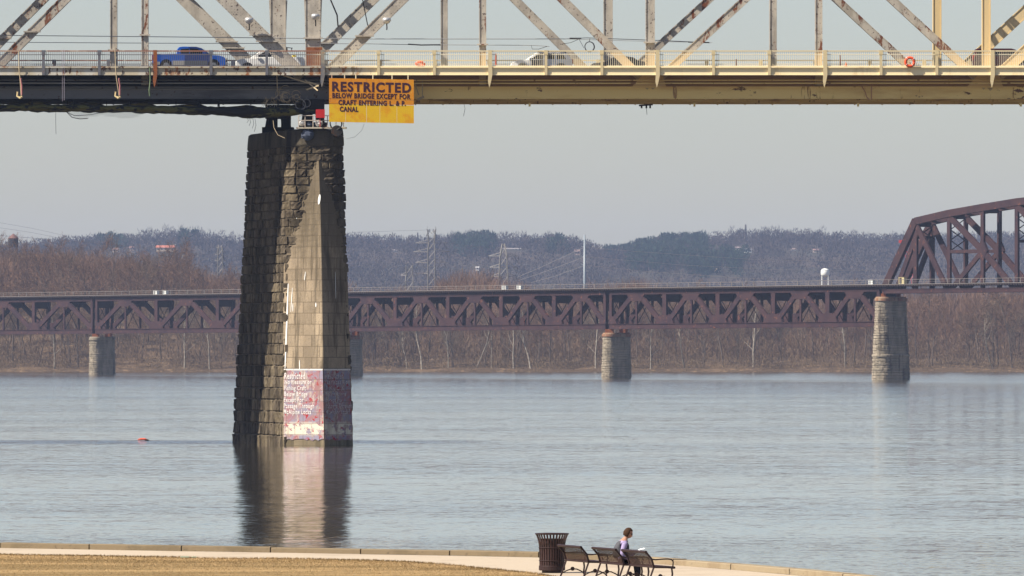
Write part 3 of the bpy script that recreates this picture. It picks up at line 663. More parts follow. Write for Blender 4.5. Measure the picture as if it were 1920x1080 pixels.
# course heights: small at the top, deep at the foot
courses = []; z = bz(275); 
while z > -1.2:
    t = (ZT-z)/ZT; h = lerp(.56,.98,t); courses.append((z-h, z)); z -= h
core = MB(); zs = [-2]+[c[0] for c in courses[::-1]]+[bz(275)]
ring = [perim(zz) for zz in zs]; k = len(ring[0])
core.add([p for r in ring for p in r], [(i*k+j, i*k+(j+1)%k, (i+1)*k+(j+1)%k, (i+1)*k+j) for i in range(len(zs)-1) for j in range(k)]+[tuple(range(k))[::-1], tuple((len(zs)-1)*k+j for j in range(k))])
core.build('core', M_MORTAR, pier)
cap = MB(); zs = [bz(275), bz(272), bz(262), bz(252), ZT-.12, ZT]; gr = [.10,.16,.16,.14,.12,-.05]
ring = [perim(zz, g_) for zz, g_ in zip(zs, gr)]
cap.add([p for r in ring for p in r], [(i*k+j, i*k+(j+1)%k, (i+1)*k+(j+1)%k, (i+1)*k+j) for i in range(len(zs)-1) for j in range(k)]+[tuple(range(k))[::-1], tuple((len(zs)-1)*k+j for j in range(k))])
cap.build('cap', M_CAP, pier, smooth=False)
rk = MB(); rs = random.Random(3)
def along(ring, cum, s_):
    tot = cum[-1]; s_ %= tot; j = int(np.searchsorted(cum, s_, 'right'))-1; j = min(j, len(ring)-1)
    a_, b_ = ring[j], ring[(j+1)%len(ring)]; f = (s_-cum[j])/max(cum[j+1]-cum[j],1e-6)
    d = (b_-a_); nrm = V((d.y,-d.x,0)).normalized(); return a_.lerp(b_, f), nrm
for ci, (z0, z1) in enumerate(courses):
    r0 = perim(z0); r1 = perim(z1)
    def cumul(r): return np.concatenate([[0], np.cumsum([(r[(i+1)%k]-r[i]).length for i in range(k)])])
    c0, c1 = cumul(r0), cumul(r1); s_ = rs.uniform(0,1); end = 1+s_/c0[-1]; f0 = s_/c0[-1]
    while f0 < end-1e-6:
        L = rs.uniform(.85,1.7)/c0[-1]; f1 = min(f0+L, end)
        if end-f1 < .02: f1 = end
        am = rs.uniform(.07,.17); US = (0,.05,.2,.4,.6,.8,.95,1); WS = (0,.07,.35,.7,.93,1); nu, nv = 8, 6; vs_ = []; tl_ = rs.uniform(-.04,.04); tw_ = rs.uniform(-.03,.04)
        for b_ in range(nv):
            for a_ in range(nu):
                u = US[a_]; w_ = WS[b_]; uu = .012+.976*u; ff = lerp(f0,f1,uu); zz_ = .02+.96*w_
                pa, na = along(r0, c0, ff*c0[-1]); pb, nb = along(r1, c1, ff*c1[-1]); p = pa.lerp(pb, zz_); nn = (na+nb).normalized()
                ex = -.02 if (u in (0,1) or w_ in (0,1)) else am+tl_*(u-.5)*2+tw_*(w_-.5)*2+rs.uniform(-.045,.045)
                vs_.append(p+nn*ex+V((0,0,rs.uniform(-.02,.02))))
        rk.add(vs_, [(j*nu+i, j*nu+i+1, (j+1)*nu+i+1, (j+1)*nu+i) for j in range(nv-1) for i in range(nu-1)], rs.choice((0,0,0,1,1,2)))
        f0 = f1
M_ROCK2 = stone_mat('light_rock_faced_stone', (.085,.066,.043), (.18,.145,.098), (.035,.028,.02)); M_ROCK3 = stone_mat('dark_rock_faced_stone', (.04,.032,.022), (.085,.068,.046), (.015,.012,.009))
o = rk.build('masonry', [M_ROCK,M_ROCK2,M_ROCK3], pier, smooth=False)
# pointed smooth cutwater
def nose(z, out=0.0):
    hw, v0, v1, e, aw, tip = plan(z); v_at = v0-e*math.sqrt(max(0,1-(aw/hw)**2))
    f = lambda u, v: V((u+bx(588,0)-SK*v, D1+v, z))
    g_ = .16
    Lp, T, Rp = f(-aw-g_*.6, v_at-.02), f(0, v0-tip-g_*.9), f(aw+g_*.75, v_at-.02)
    return Lp, T, Rp, f(0, v0+.5)
sm = MB(); zs = [-2.0,0,3,6,9,bz(500),bz(470),bz(440),bz(410),bz(380),bz(350),bz(325),bz(303)]
zz = []; 
for a_, b_ in zip(zs, zs[1:]): zz += list(np.linspace(a_, b_, 4)[:-1])
zs = zz+[zs[-1]]
rr = []
for z_ in zs:
    Lp, T, Rp, Bk = nose(z_); rr += [Lp, T+(Lp-T)*.012, T+(Rp-T)*.012, Rp, Bk]
sm.add(rr, [(i*5+j, i*5+(j+1)%5, (i+1)*5+(j+1)%5, (i+1)*5+j) for i in range(len(zs)-1) for j in range(5)]+[(4,3,2,1,0), tuple((len(zs)-1)*5+j for j in range(5))])
sm.build('cutwater', M_SMOOTH, pier)
# peeling painted warning on both faces of the cutwater
def faceM(side):
    zt, zb = bz(692), bz(822); out = .02
    Lt, Tt, Rt, _ = nose(zt); Lb, Tb, Rb, _ = nose(zb)
    a_, b_ = ((Lt,Tt),(Lb,Tb)) if side == 0 else ((Tt,Rt),(Tb,Rb))
    return a_, b_
def paint_mat():
    a = N('peeling_red_and_lilac_paint'); p = a.pos()
    c = a.mix(a.ramp(a.noise(p, .7, 4, .7, 1).outputs[0], .42, .56), (.27,.25,.33), (.33,.17,.19))
    c = a.mix(a.ramp(a.noise(a.pos((1,1,.6)), 1.6, 6, .72).outputs[0], .52, .58), c, (.44,.36,.33))
    c = a.mix(a.ramp(a.noise(a.pos((1,1,1)), 2.6, 6, .7).outputs[0], .57, .61), c, (.36,.02,.03))
    c = a.mix(a.ramp(a.noise(a.pos((1,1,.8)), 3.3, 6, .7).outputs[0], .60, .64), c, (.40,.33,.24))
    sep = a.n('ShaderNodeSeparateXYZ'); a.l(p, sep.inputs[0])
    low = a.math('MULTIPLY', a.ramp(sep.outputs[2], bz(788), bz(796)), a.ramp(sep.outputs[2], bz(818), bz(811)))
    c = a.mix(a.math('MULTIPLY', low, a.ramp(a.noise(a.pos((1,1,1.4)), 1.1, 6, .75).outputs[0], .47, .50)), c, (.66,.61,.50))
    br = a.n('ShaderNodeTexBrick'); cb = a.n('ShaderNodeCombineXYZ'); a.l(sep.outputs[0], cb.inputs[0]); a.l(sep.outputs[2], cb.inputs[1]); a.l(cb.outputs[0], br.inputs['Vector'])
    br.inputs['Scale'].default_value = 1; br.inputs['Brick Width'].default_value = 1.3; br.inputs['Row Height'].default_value = .86; br.inputs['Mortar Size'].default_value = .02
    c = a.mix(a.math('MULTIPLY', br.outputs['Fac'], .7), c, (.14,.09,.08))
    c = a.mix(a.math('MULTIPLY', a.ramp(a.noise(a.pos((1,1,.15)), 1.4, 5).outputs[0], .52, .66), .5), c, (.26,.20,.16))
    return a.fin(c, .8)
M_PAINT = paint_mat(); M_WHITE = mat('worn_white_lettering', (.74,.70,.68), .7, [(6,S1,.58,.64,(.45,.32,.36))])
Mfont = {}
def text_mesh(txt, bold=.0):
    cu = bpy.data.curves.new('t', 'FONT'); cu.body = txt; cu.size = 1; cu.space_character = 1.16; cu.offset = bold; cu.align_x = 'LEFT'; cu.resolution_u = 3
    to = bpy.data.objects.new('t', cu); COL.objects.link(to); dg = bpy.context.evaluated_depsgraph_get(); dg.update()
    me = bpy.data.meshes.new_from_object(to.evaluated_get(dg)); vs_ = [v.co.copy() for v in me.vertices]; fs = [tuple(p.vertices) for p in me.polygons]
    bpy.data.objects.remove(to); bpy.data.meshes.remove(me)
    x0 = min(v.x for v in vs_); x1 = max(v.x for v in vs_); y0 = 0; y1 = .7
    return [((v.x-x0)/(x1-x0), v.y/ .71) for v in vs_], fs
def put_text(mb, txt, P00, P10, P01, bold=.0):
    """P00 lower left, P10 lower right, P01 upper left"""
    vs_, fs = text_mesh(txt, bold); mb.add([P00+(P10-P00)*u+(P01-P00)*w for u, w in vs_], fs)
for side in (0,1):
    (a_, b_), (c_, d_) = faceM(side); nrm = (b_-a_).cross(c_-a_).normalized(); nrm = nrm if nrm.y < 0 else -nrm
    pm_ = MB(); i0, i1 = (.035,1.0) if side == 0 else (0.0,.97)
    tl, tr_, bl, br_ = a_.lerp(b_,i0), a_.lerp(b_,i1), c_.lerp(d_,i0), c_.lerp(d_,i1)
    nx = 14; nz = 14; vs_ = []
    for j in range(nz+1):
        for i in range(nx+1): vs_.append(tl.lerp(tr_,i/nx).lerp(bl.lerp(br_,i/nx), j/nz+ (random.uniform(0,.03) if j == nz else 0))+nrm*.05)
    pm_.add(vs_, [(j*(nx+1)+i, j*(nx+1)+i+1, (j+1)*(nx+1)+i+1, (j+1)*(nx+1)+i) for j in range(nz) for i in range(nx)])
    pm_.build('painted_warning', M_PAINT, pier)
    lt = MB(); lt.add([tl+nrm*.07+V((0,0,.02)), tr_+nrm*.07+V((0,0,.02)), tr_+nrm*.07+V((0,0,-.10)), tl+nrm*.07+V((0,0,-.10))], [(0,1,2,3)])
    lt.build('white_line', M_WHITE, pier)
    lt = MB()
    rows = [('Restricted',698.5,710,.05,.56),('No Pleasure or',711.5,720,.06,.72),('Fishing Craft',723,731.5,.05,.58),('Below Bridge',734,742.5,.05,.62),('Except For',745,753.5,.04,.52),('Passage Through',756,765,.04,.78),('McAlpine Locks',767,776,.04,.70)]
    for txt, r0, r1, u0, u1 in rows:
        if side == 1: u0, u1 = .05, u0+(u1-u0)*1.28
        f0, f1 = (r0-692)/130, (r1-692)/130
        pa = lambda u, f: a_.lerp(b_,u).lerp(c_.lerp(d_,u), f)+nrm*.075
        put_text(lt, txt, pa(u0,f1), pa(u1,f1), pa(u0,f0), .015)
    lt.build('lettering', M_WHITE if side == 0 else mat('faded_grey_lettering', (.55,.52,.52), .8, [(6,S1,.48,.56,(.30,.16,.2))]), pier)
# lime streaks
st = MB()
def streak(px0, py0, px1, py1, w, side):
    for k in range(6):
        f = k/5; py_a = lerp(py0,py1,f)
    ps = []
    for k in range(9):
        py = lerp(py0,py1,k/8); z_ = bz(py); Lp, T, Rp, _ = nose(z_); a_, b_ = (Lp,T) if side == 0 else (T,Rp)
        X = (lerp(px0,px1,k/8)-960)/S*.9965; u = min(max((X-a_.x)/(b_.x-a_.x),.0),1); q_ = a_.lerp(b_,u); n_ = V((b_.y-a_.y,-(b_.x-a_.x),0)).normalized(); n_ = n_ if n_.y < 0 else -n_
        d = (b_-a_).normalized(); hw = w/2*(.4+.6*math.sin(math.pi*(k+.5)/9)); ps += [q_+n_*.03-d*hw, q_+n_*.03+d*hw]
    st.add(ps, [(2*k_,2*k_+1,2*k_+3,2*k_+2) for k_ in range(8)])
for s_ in ((540,532,534,694,.13,0),(548,540,545,585,.06,0),(549,569,549,584,.06,0),(593,568,593,576,.10,0),(600,366,598,384,.20,0),(573,510,571,526,.06,0),(562,675,562,694,.07,0),(628,510,629,560,.05,1),(556,400,554,412,.04,0)): streak(*s_)
st.build('lime_streak', M_WHITEP, pier)

# ------------------------------------------------------------ orange warning board under the deck
M_ORANGE = mat('orange_board_paint', (.60,.23,.014), .7, [(.8,S1,.5,.65,(.66,.29,.02)),(5,(1,1,2),.62,.67,(.40,.11,.02))])
M_YELLOW = mat('yellow_board_paint', (.68,.42,.014), .7, [(.9,S1,.5,.65,(.66,.31,.012)),(5,(1,1,.3),.64,.7,(.50,.22,.02))])
M_INK = mat('dark_lettering_paint', (.055,.02,.03), .8)
VS_ = -3.35
sg = thing('warning_sign', 'large orange and yellow RESTRICTED board hanging from the bridge beside the stone pier', 'sign', P(697,230,D1+VS_))
def sp(px, py, dv=0): return P(px, py+(px-617)*.018, D1+VS_)+V((0,dv,0))
def board(x0,x1,y0,y1,m):
    b = MB(); a_, b_, c_, d_ = sp(x0,y0), sp(x1,y0), sp(x1,y1), sp(x0,y1); t = V((0,.08,0))
    b.add([a_,b_,c_,d_,a_+t,b_+t,c_+t,d_+t], [(0,1,2,3),(7,6,5,4),(0,4,5,1),(1,5,6,2),(2,6,7,3),(3,7,4,0)]); return b.build('panel', m, sg)
for x0, x1 in ((617,687.1),(687.6,776)): board(x0,x1,146.5,184.8,M_ORANGE)
for x0, x1 in ((617,687.1),(687.6,776)): board(x0,x1,185.4,194.2,M_ORANGE)
for x0, x1 in ((617,648),(648.4,687.1),(687.6,712),(712.4,744),(744.4,776)): board(x0,x1,194.9,228.4,M_YELLOW)
for txt, x0, x1, y0, y1, bo in (('RESTRICTED',622.5,771,153,170.5,.04),('BELOW BRIDGE EXCEPT FOR',623,770,174,183,.05),('CRAFT ENTERING L. & P.',634.5,761,187,196,.05),('CANAL',637,672,199.5,208.5,.05)):
    b = MB(); put_text(b, txt, sp(x0,y1,-.012), sp(x1,y1,-.012), sp(x0,y0,-.012), bo); b.build('lettering', M_INK, sg)
for px in (622,646,667,699,735,765): b = MB(); q_ = sp(px,147,.03); b.beam(q_+V((0,0,-.1)), V((q_.x,q_.y+.1,fz0+.03)), .07, .04); b.build('hanger', M_RAILTOP, sg)
for px in (640,760): b = MB(); a_ = sp(px,150,.12); b.beam(a_, a_+V((0,0,-2.9)), .08, .06); b.build('backing_bar', M_RUSTPOST, sg)

# ------------------------------------------------------------ work platform and clutter on the nose of the pier
wp = thing('work_platform', 'small steel inspection platform with railings on top of the stone pier nose', 'platform', P(598,243,D1-1.5))
vv = -1.6
def wq(px, py, dv=0): return P(px, py, D1+vv+dv)
b = MB(); b.beam(wq(556,240), wq(650,240), .12, .9); b.beam(wq(556,240,1.2), wq(650,240,1.2), .12, .1); b.build('floor_frame', mat('pale_platform_steel', (.50,.45,.36), .6, [(3,S1,.55,.62,RUST)]), wp)
b = MB()
for py in (217,226): b.tube([wq(560,py,-.4), wq(612,py,-.4)], .035, 5); b.tube([wq(612,py,-.4), wq(645,py,-.4)], .035, 5)
for px in (560,572,587,600,614,630,644): b.tube([wq(px,240,-.4), wq(px,216.5,-.4)], .035, 5)
b.build('railing', mat('platform_rail_paint', (.52,.44,.38), .6), wp)
b = MB()
for a_, c_ in (((596,242),(611,268)),((611,242),(596,268)),((596,242),(597,268)),((611,242),(610,270)),((566,243),(596,268))): b.beam(wq(*a_,.2), wq(*c_,.9), .08, .08)
b.build('brace', M_DARK, wp)
rp = MB(); a_ = wq(592,205,-.6); c_ = wq(609,221,-.6); rp.box(a_.x,c_.x,a_.y-.02,a_.y+.03,c_.z,a_.z); rp.box(a_.x+.3,a_.x+.36,a_.y+.03,a_.y+.08,c_.z-.7,a_.z)
tag(rp.build('red_marker_board', mat('red_marker_paint', (.50,.015,.02), .6), loc=wq(600,221,-.6)), 'square red marker board on the inspection platform', 'marker')
def lump(mb, c, rx, ry, rz, rd, n=10):
    for i in range(n):
        pass
    vs_ = []; k1, k2 = 7, 10
    for i in range(k1+1):
        th = math.pi*i/k1
        for j in range(k2):
            ph = 2*math.pi*j/k2; s_ = rd.uniform(.8,1.15); vs_.append((c[0]+rx*s_*math.sin(th)*math.cos(ph), c[1]+ry*s_*math.sin(th)*math.sin(ph), c[2]+rz*s_*math.cos(th)))
    mb.add(vs_, [(i*k2+j, i*k2+(j+1)%k2, (i+1)*k2+(j+1)%k2, (i+1)*k2+j) for i in range(k1) for j in range(k2)])
M_BAG = mat('white_plastic_bag', (.68,.67,.66), .5); M_TARPB = mat('blue_grey_tarp', (.06,.075,.12), .6)
rd = random.Random(2)
for px, py, rx, m, lb, ct in ((567,231,.28,M_BAG,'crumpled pale bag at the left end of the inspection platform','bag'),(580,233,.22,M_TARPB,'small dark bundle between the two pale bags on the inspection platform','bundle'),(598,231,.33,M_BAG,'crumpled pale bag under the red marker board','bag'),(577,252,.55,M_TARPB,'dark tarpaulin bundle tied under the inspection platform','tarpaulin'),(632,246,.55,M_DARK,'black round drum lying at the right end of the inspection platform','drum')):
    b = MB(); c_ = wq(px,py,-.1)
    if ct == 'drum': b.lathe([(.02,-.5),(.42,-.5),(.46,-.4),(.46,0),(.46,.4),(.42,.5),(.02,.5)], (c_.x,c_.y,c_.z), 14, 'y')
    else: lump(b, c_, rx, .3, rx*.8, rd)
    tag(b.build({'bag':'bag','bundle':'tarp_bundle','tarpaulin':'tarp_bundle','drum':'drum'}[ct], m, loc=c_), lb, ct)
def coil(px, py, v, r, label, m, tilt=(0.3,1,0.1), turns=3, thick=.03):
    b = MB(); c_ = P(px,py,D1+v)
    for k in range(turns): b.torus(c_+V((rd.uniform(-.03,.03),k*.05,rd.uniform(-.03,.03))), r*rd.uniform(.93,1.04), thick, 24, 5, tilt)
    b.tube([c_+V((0,0,r)), c_+V((.05,.02,r+.25))], thick*.8, 4)
    return tag(b.build('cable_coil', m, loc=c_), label, 'cable')
M_CABLE = mat('black_cable', (.03,.03,.035), .6); M_ROPE = mat('tan_rope', (.52,.42,.28), .9); M_PINKR = mat('faded_red_rope', (.42,.18,.18), .9)
M_CABG = mat('grey_cable', (.30,.30,.31), .5)
coil(1105,88,-.4,.40,'black cable coil hanging above the cream railing near the dark car', M_CABLE)
coil(563,196,-1.4,.42,'grey cable coil hanging under the deck beside the warning board', M_CABG, turns=3)
coil(575,193,-1.2,.30,'smaller grey cable coil just right of the larger one under the deck', M_CABG, turns=2)
coil(630,231,-2.2,.48,'black cable coil hanging behind the lower left corner of the warning board', M_CABLE)
# tangle of broken cable on the chord
b = MB(); 
for i in range(16):
    c_ = P(rd.uniform(525,560), rd.uniform(172,188), D1-1.0-rd.random()); r = rd.uniform(.2,.5); b.torus(c_, r, .018, 12, 4, (rd.uniform(-1,1),1,rd.uniform(-.6,.6)), a0=rd.uniform(0,3), a1=rd.uniform(4,6.5))
for i in range(14):
    a_ = P(rd.uniform(495,520), rd.uniform(180,188), D1-1.0); b.tube([a_, a_+V((rd.uniform(-.3,.3),0,-.4)), a_+V((rd.uniform(-.5,.3),0,rd.uniform(-.9,-.5)))], .016, 4)
b.tube([P(519,140,D1-2.9), P(520,165,D1-2.5), P(522,178,D1-1.4), P(512,186,D1-1.2)], .03, 4)
tag(b.build('cable_tangle', M_ROPE, loc=P(540,185,D1-1)), 'messy tangle of loose tan cable at the bridge bearing above the stone pier', 'cable')
b = MB(); b.beam(P(575,168,D1-2.3), P(598,160,D1-2.9), .12, .1); b.beam(P(572,150,D1-2.3), P(596,170,D1-2.9), .10, .1); b.beam(P(530,141,D1-2.4), P(578,156,D1-2.4), .10, .1); b.beam(P(578,154,D1-2.6), P(599,160,D1-2.6), .13, .1)
tag(b.build('scaffold_poles', M_ROPE, loc=P(585,160,D1-2.5)), 'jumbled pale poles lashed under the walkway left of the warning board', 'poles')
# loose drooping wires
def wire(name, pts, r, m, label, cat='wire', sag=0):
    b = MB(); b.tube(pts, r, 4); return tag(b.build(name, m, loc=pts[0]), label, cat)
def sagline(a_, b_, sag, n=12): return [a_.lerp(b_, i/n)-V((0,0,sag*4*(i/n)*(1-i/n))) for i in range(n+1)]
wire('loose_wire', [P(683,232,D1-3),P(678,245,D1-3),P(665,257,D1-2.8),P(650,260,D1-2.5),P(641,254,D1-2)], .014, M_CABG, 'thin loose wire looping down from under the warning board')
wire('loose_wire', [P(512,225,D1-1.8),P(514,240,D1-2),P(521,253,D1-2.2),P(534,259,D1-2.4)], .02, M_ROPE, 'thin pale wire looping down over the dark left side of the pier top')
wire('loose_wire', [P(870,195,D1-1),P(872,204,D1-1),P(869,218,D1-1)], .016, M_CABLE, 'short wire dangling from the cream girder right of the warning board')
wire('loose_wire', [P(104.5,208,D1-1),P(104.5,230,D1-1),P(105,251,D1-1)], .016, M_CABLE, 'long straight wire dangling below the netting at far left')
b = MB(); 
for px, y1 in ((464,230),(468,236),(474,241),(478,247)): b.tube([P(px,222,D1),P(px+2,(222+y1)/2,D1),P(px-1,y1,D1)], .016, 4)
tag(b.build('wire_bundle', M_CABLE, loc=P(470,222,D1)), 'few dark wires dangling from the netting left of the pier top', 'wire')
# steel bracket stub hanging under the cream girder
b = MB(); c_ = P(1210,197,D1+.2)
b.beam(P(1198,198,D1), P(1224,196,D1), .12, .3)
for px in (1203,1212,1219): b.beam(P(px,196,D1), P(px,203,D1), .14, .14)
b.tube([P(1212,202,D1),P(1213,215,D1)], .02, 4)
tag(b.build('hanging_bracket', M_DARK, loc=c_), 'small black bracket with a dangling wire under the middle of the cream girder', 'bracket')
for px, py in ((993,194),(1302,194),(1609,194),(1914,194)):
    b = MB(); c_ = P(px,py,D1); b.box(c_.x-.08,c_.x+.08,c_.y-.1,c_.y+.1,c_.z-.24,c_.z+.06); b.build('drain_stub', M_CHORD, road)
# olive netting under the old half
M_NET = mat('olive_debris_netting', (.025,.023,.02), .95, [(.35,(.5,1,2.5),.47,.56,(.13,.12,.035)),(1.2,S1,.5,.6,(.02,.02,.022))])
b = MB(); nx = 90; vs_ = []; prof = 9
for i in range(nx+1):
    px = lerp(-150, 605, i/nx); top = 196.5+ np.interp(px,[0,150,300,450,560,605],[0,0,1.5,4,6,10])+rd.uniform(-.8,.8); bot = float(np.interp(px,[-150,0,110,230,300,400,470,520,605],[207,207,208,209,213,215,222,220,212]))+rd.uniform(-1.2,1.2)
    for j in range(prof):
        q_ = 2*math.pi*j/prof; c = (top+bot)/2; h = (bot-top)/2
        vs_.append(P(px, c-h*math.sin(q_)+rd.uniform(-.3,.3), D1-.6)+V((0, .9*math.cos(q_)-.2+rd.uniform(-.1,.1), 0)))
b.add(vs_, [(i*prof+j, i*prof+(j+1)%prof, (i+1)*prof+(j+1)%prof, (i+1)*prof+j) for i in range(nx) for j in range(prof)])
netting = thing('debris_netting', 'long sagging olive and black netting slung under the old left part of the bridge', 'netting', P(200,200,D1))
b.build('rolled_edge', M_NET, netting, smooth=True)
b = MB(); vs_ = []; nx = 60; ny = 6
for j in range(ny+1):
    for i in range(nx+1): px = lerp(-150,600,i/nx); q_ = P(px, 203+np.interp(px,[0,300,470,600],[0,3,8,5]), D1-.6); vs_.append((q_.x-SK*j*2.0, q_.y+j*2.0, q_.z+.25*math.sin(i*.8+j)-.12*math.sin(math.pi*j/ny)+.35))
b.add(vs_, [(j*(nx+1)+i, j*(nx+1)+i+1, (j+1)*(nx+1)+i+1, (j+1)*(nx+1)+i) for j in range(ny) for i in range(nx)])
b.build('net_sheet', M_NET, netting)
for px in (60,126,137,200,245,330,372,410,500): b = MB(); b.tube([P(px,190,D1-.5),P(px,200,D1-.5)], .10 if px in (60,137,372,410) else .03, 5); b.build('net_hanger', M_DARK, netting)
# torn wire mesh hanging from it
b = MB(); lo = lambda px: float(np.interp(px,[125,135,150,165,190,215,235,250,280],[210,220,223,222,218,221,225,222,211]))
b.tube([P(px,lo(px),D1-1.2) for px in range(125,166,5)], .03, 4); b.tube([P(125,210,D1-1.2),P(140,217,D1-1.2),P(170,215,D1-1.2),P(195,210,D1-1.2)], .025, 4)
for k in range(42):
    for sg_ in (-1,1):
        x0 = 120+k*4.2; pts = []
        for j in range(6):
            px = x0+sg_*j*2.6; py = 209+j*3.2
            if 126 < px < 280 and py < lo(px): pts.append(P(px,py,D1-1.2))
        if len(pts) > 1: b.tube(pts, .009, 3, cap=False)
tag(b.build('torn_wire_mesh', M_CABLE, loc=P(200,209,D1-1.2)), 'torn diamond wire mesh drooping below the netting at left', 'wire mesh')
# ropes with hooks over the railing
for px0, px1, py0, py1, lb in ((35,40,96,181,'pale rope with a hook hung over the rusty railing at the far left'),(216,224,92,182,'pale rope with hook and red tag hung over the railing left of the blue truck')):
    t = thing('hook_rope', lb, 'rope', P(px0,py0,D1-3.4))
    b = MB(); b.tube([P(px0,py0,D1-3.3),P(px0+1,130,D1-3.3),P(px0+3,150,D1-3.2),P(px1,py1,D1-3.0)], .04, 5); b.build('rope', M_ROPE, t)
    b = MB(); b.tube([P(px1-1,147,D1-3.3),P(px1+1,160,D1-3.2),P(px1+1,178,D1-3.1)], .07, 5); b.build('red_strap', M_PINKR, t)
    b = MB(); b.tube([P(px1-7,172,D1-2.9),P(px1-8,180,D1-2.9),P(px1-2,184,D1-3.0),P(px1+2,181,D1-3.0)], .09, 5); b.build('hook', mat('pale_yellow_hook', (.65,.52,.28), .6), t)
b = MB(); b.tube([P(117,92,D1-3.3),P(117,190,D1-2.8)], .012, 4); b.tube([P(120.5,92,D1-3.3),P(120.5,188,D1-2.8)], .016, 4)
tag(b.build('thin_lines', mat('lilac_line', (.5,.45,.55), .7), loc=P(119,92,D1-3.3)), 'pair of thin lines hanging straight down over the rusty railing', 'rope')
wire('green_cable', [P(281,126,D1-3.3),P(282,150,D1-3.2),P(280,170,D1-3.1),P(281,180,D1-3.0)], .06, mat('green_hose', (.16,.22,.13), .7), 'green hose hanging down beside the rusty post left of the blue truck', 'hose')
b = MB()
for a_, c_ in (((1622,172),(1625,182)),((1625,182),(1630,187)),((1634,158),(1634,187)),((1615,160),(1622,172))): b.beam(P(*a_,D1-1.0), P(*c_,D1-1.0), .10, .08)
tag(b.build('steel_hook', mat('rusty_orange_hook', (.50,.28,.14), .7), loc=P(1625,180,D1-1)), 'small rusty hook bracket on the cream girder under the life ring side', 'bracket')
b = MB(); b.beam(P(778,158,D1-1.5), P(785,178,D1-1.3), .10, .08); b.beam(P(792,152,D1-1.5), P(792,180,D1-1.3), .07, .06); b.beam(P(783,187,D1-1.3), P(795,181,D1-1.3), .18, .1)
tag(b.build('sign_strut', mat('pale_strut_paint', (.5,.4,.25), .7), loc=P(788,180,D1-1.3)), 'short struts at the right edge of the warning board', 'strut')

# lamps on the truss
def lamp(px, py, v, label):
    c_ = P(px,py,D1+v); t = thing('dome_lamp', label, 'lamp', c_, group='dome lamps on the bridge truss')
    b = MB(); b.lathe([(.05,.30),(.28,.28),(.34,.16),(.34,.08),(.30,.0),(.22,-.12),(.08,-.20)], c_, 14); b.build('lamp_head', mat('silver_lamp_housing', (.55,.55,.56), .35, metal=.4), t, smooth=True)
    b = MB(); b.tube([c_+V((0,0,-.1)), c_+V((.02,.05,-.5)), c_+V((0,.5,-.62))], .05, 5); b.build('bracket', M_DARK, t)
lamp(467,40,-1.0,'silver dome lamp on the heavy diagonal left of the pier post'); lamp(591.5,33,-.9,'silver dome lamp on the tall riveted post above the pier'); lamp(725,40,-.9,'silver dome lamp on the diagonal right of the pier post')
# long service wires strung through the truss
for i, (pts, r) in enumerate((([(-20,66),(300,69),(690,73),(1060,73),(1100,71),(1240,76),(1310,79)],.030),([(-20,79),(300,81),(690,82),(830,85)],.026),([(830,84),(1000,85),(1030,87)],.024),([(1060,73),(1230,78),(1300,79),(1335,80)],.020))):
    wire('service_wire', [P(a_,b_,D1+ (3 if i < 2 else .8)) for a_,b_ in pts], r, M_CABG, ['upper long grey wire strung along the bridge behind the near truss','lower long grey wire strung along the bridge above the pickup trucks','short grey wire above the railing between two truss posts','thin short wire just left of the second riveted post'][i])
b = MB(); b.tube([P(765,83,D1),P(790,84.5,D1),P(826,84,D1)], .055, 5); b.tube([P(1068,72,D1),P(1090,72,D1)], .06, 5); b.tube([P(1290,79,D1),P(1330,80,D1)], .05, 5)
b.tube([P(996,85,D1),P(998,92,D1),P(1010,92,D1),P(1026,87,D1)], .02, 4); b.tube([P(1084,74,D1),P(1070,80,D1),P(1050,83,D1)], .02, 4); b.tube([P(1086,74,D1),P(1095,90,D1)], .02, 4)
b.build('wire_splice', M_CABLE, road)
b = MB(); b.tube([P(620,0,D1+5),P(632,28,D1+5),P(634,50,D1+5)], .06, 5); b.tube([P(617,-20,D1+5),P(620,0,D1+5)], .06, 5); b.tube([P(678,-10,D1+5),P(690,50,D1+5)], .04, 5)
tag(b.build('hanging_cable', M_DARK, loc=P(634,50,D1+5)), 'two dark cables hanging from overhead right of the tall pier post', 'cable')
# life rings, markers
def ring(px, py, v, r, ax, label):
    t = thing('life_ring', label, 'life ring', P(px,py,D1+v)); c_ = P(px,py,D1+v); b = MB(); b.torus(c_, r, .115, 24, 8, ax); b.build('ring', mat('red_orange_ring', (.80,.10,.03), .5), t, smooth=True)
    b = MB(); ax = V(ax).normalized(); u = ax.cross(V((.1,.2,1))).normalized(); w_ = ax.cross(u)
    for k in range(4):
        q_ = math.pi/4+k*math.pi/2; d = u*math.cos(q_)+w_*math.sin(q_); tn = ax.cross(d); b.torus(c_+d*r, .122, .014, 10, 4, tn)
    b.build('band', M_WHITEP, t)
ring(1706,116,-3.3,.33,(0,1,0),'round red life ring hung upright on the cream railing'); ring(788,120,-1.5,.30,(.1,.5,1),'red life ring lying low behind the cream railing above the warning board')
for px, y0, y1, lb in ((930,101,122,'red marker post behind the railing just left of the white car'),(1380,111,127,'small red marker post behind the railing between the two riveted posts'),(1575,103,124,'tall red marker post behind the railing left of the life ring')):
    b = MB(); b.lathe([(.11,P(px,y1,D1+1).z),(.07,P(px,y1,D1+1).z+.05),(.045,P(px,y0,D1+1).z),(.02,P(px,y0,D1+1).z+.02)], (P(px,y1,D1+1).x,D1+1,0), 8)
    tag(b.build('marker_post', mat('red_marker', (.50,.09,.05), .6), loc=P(px,y1,D1+1)), lb, 'marker')
b = MB(); c_ = P(1586,127,D1-1.0); b.box(c_.x-.18,c_.x+.18,c_.y-.18,c_.y+.18,c_.z,c_.z+.03); b.lathe([(.14,c_.z+.03),(.03,c_.z+.42)], (c_.x,c_.y,0), 10)
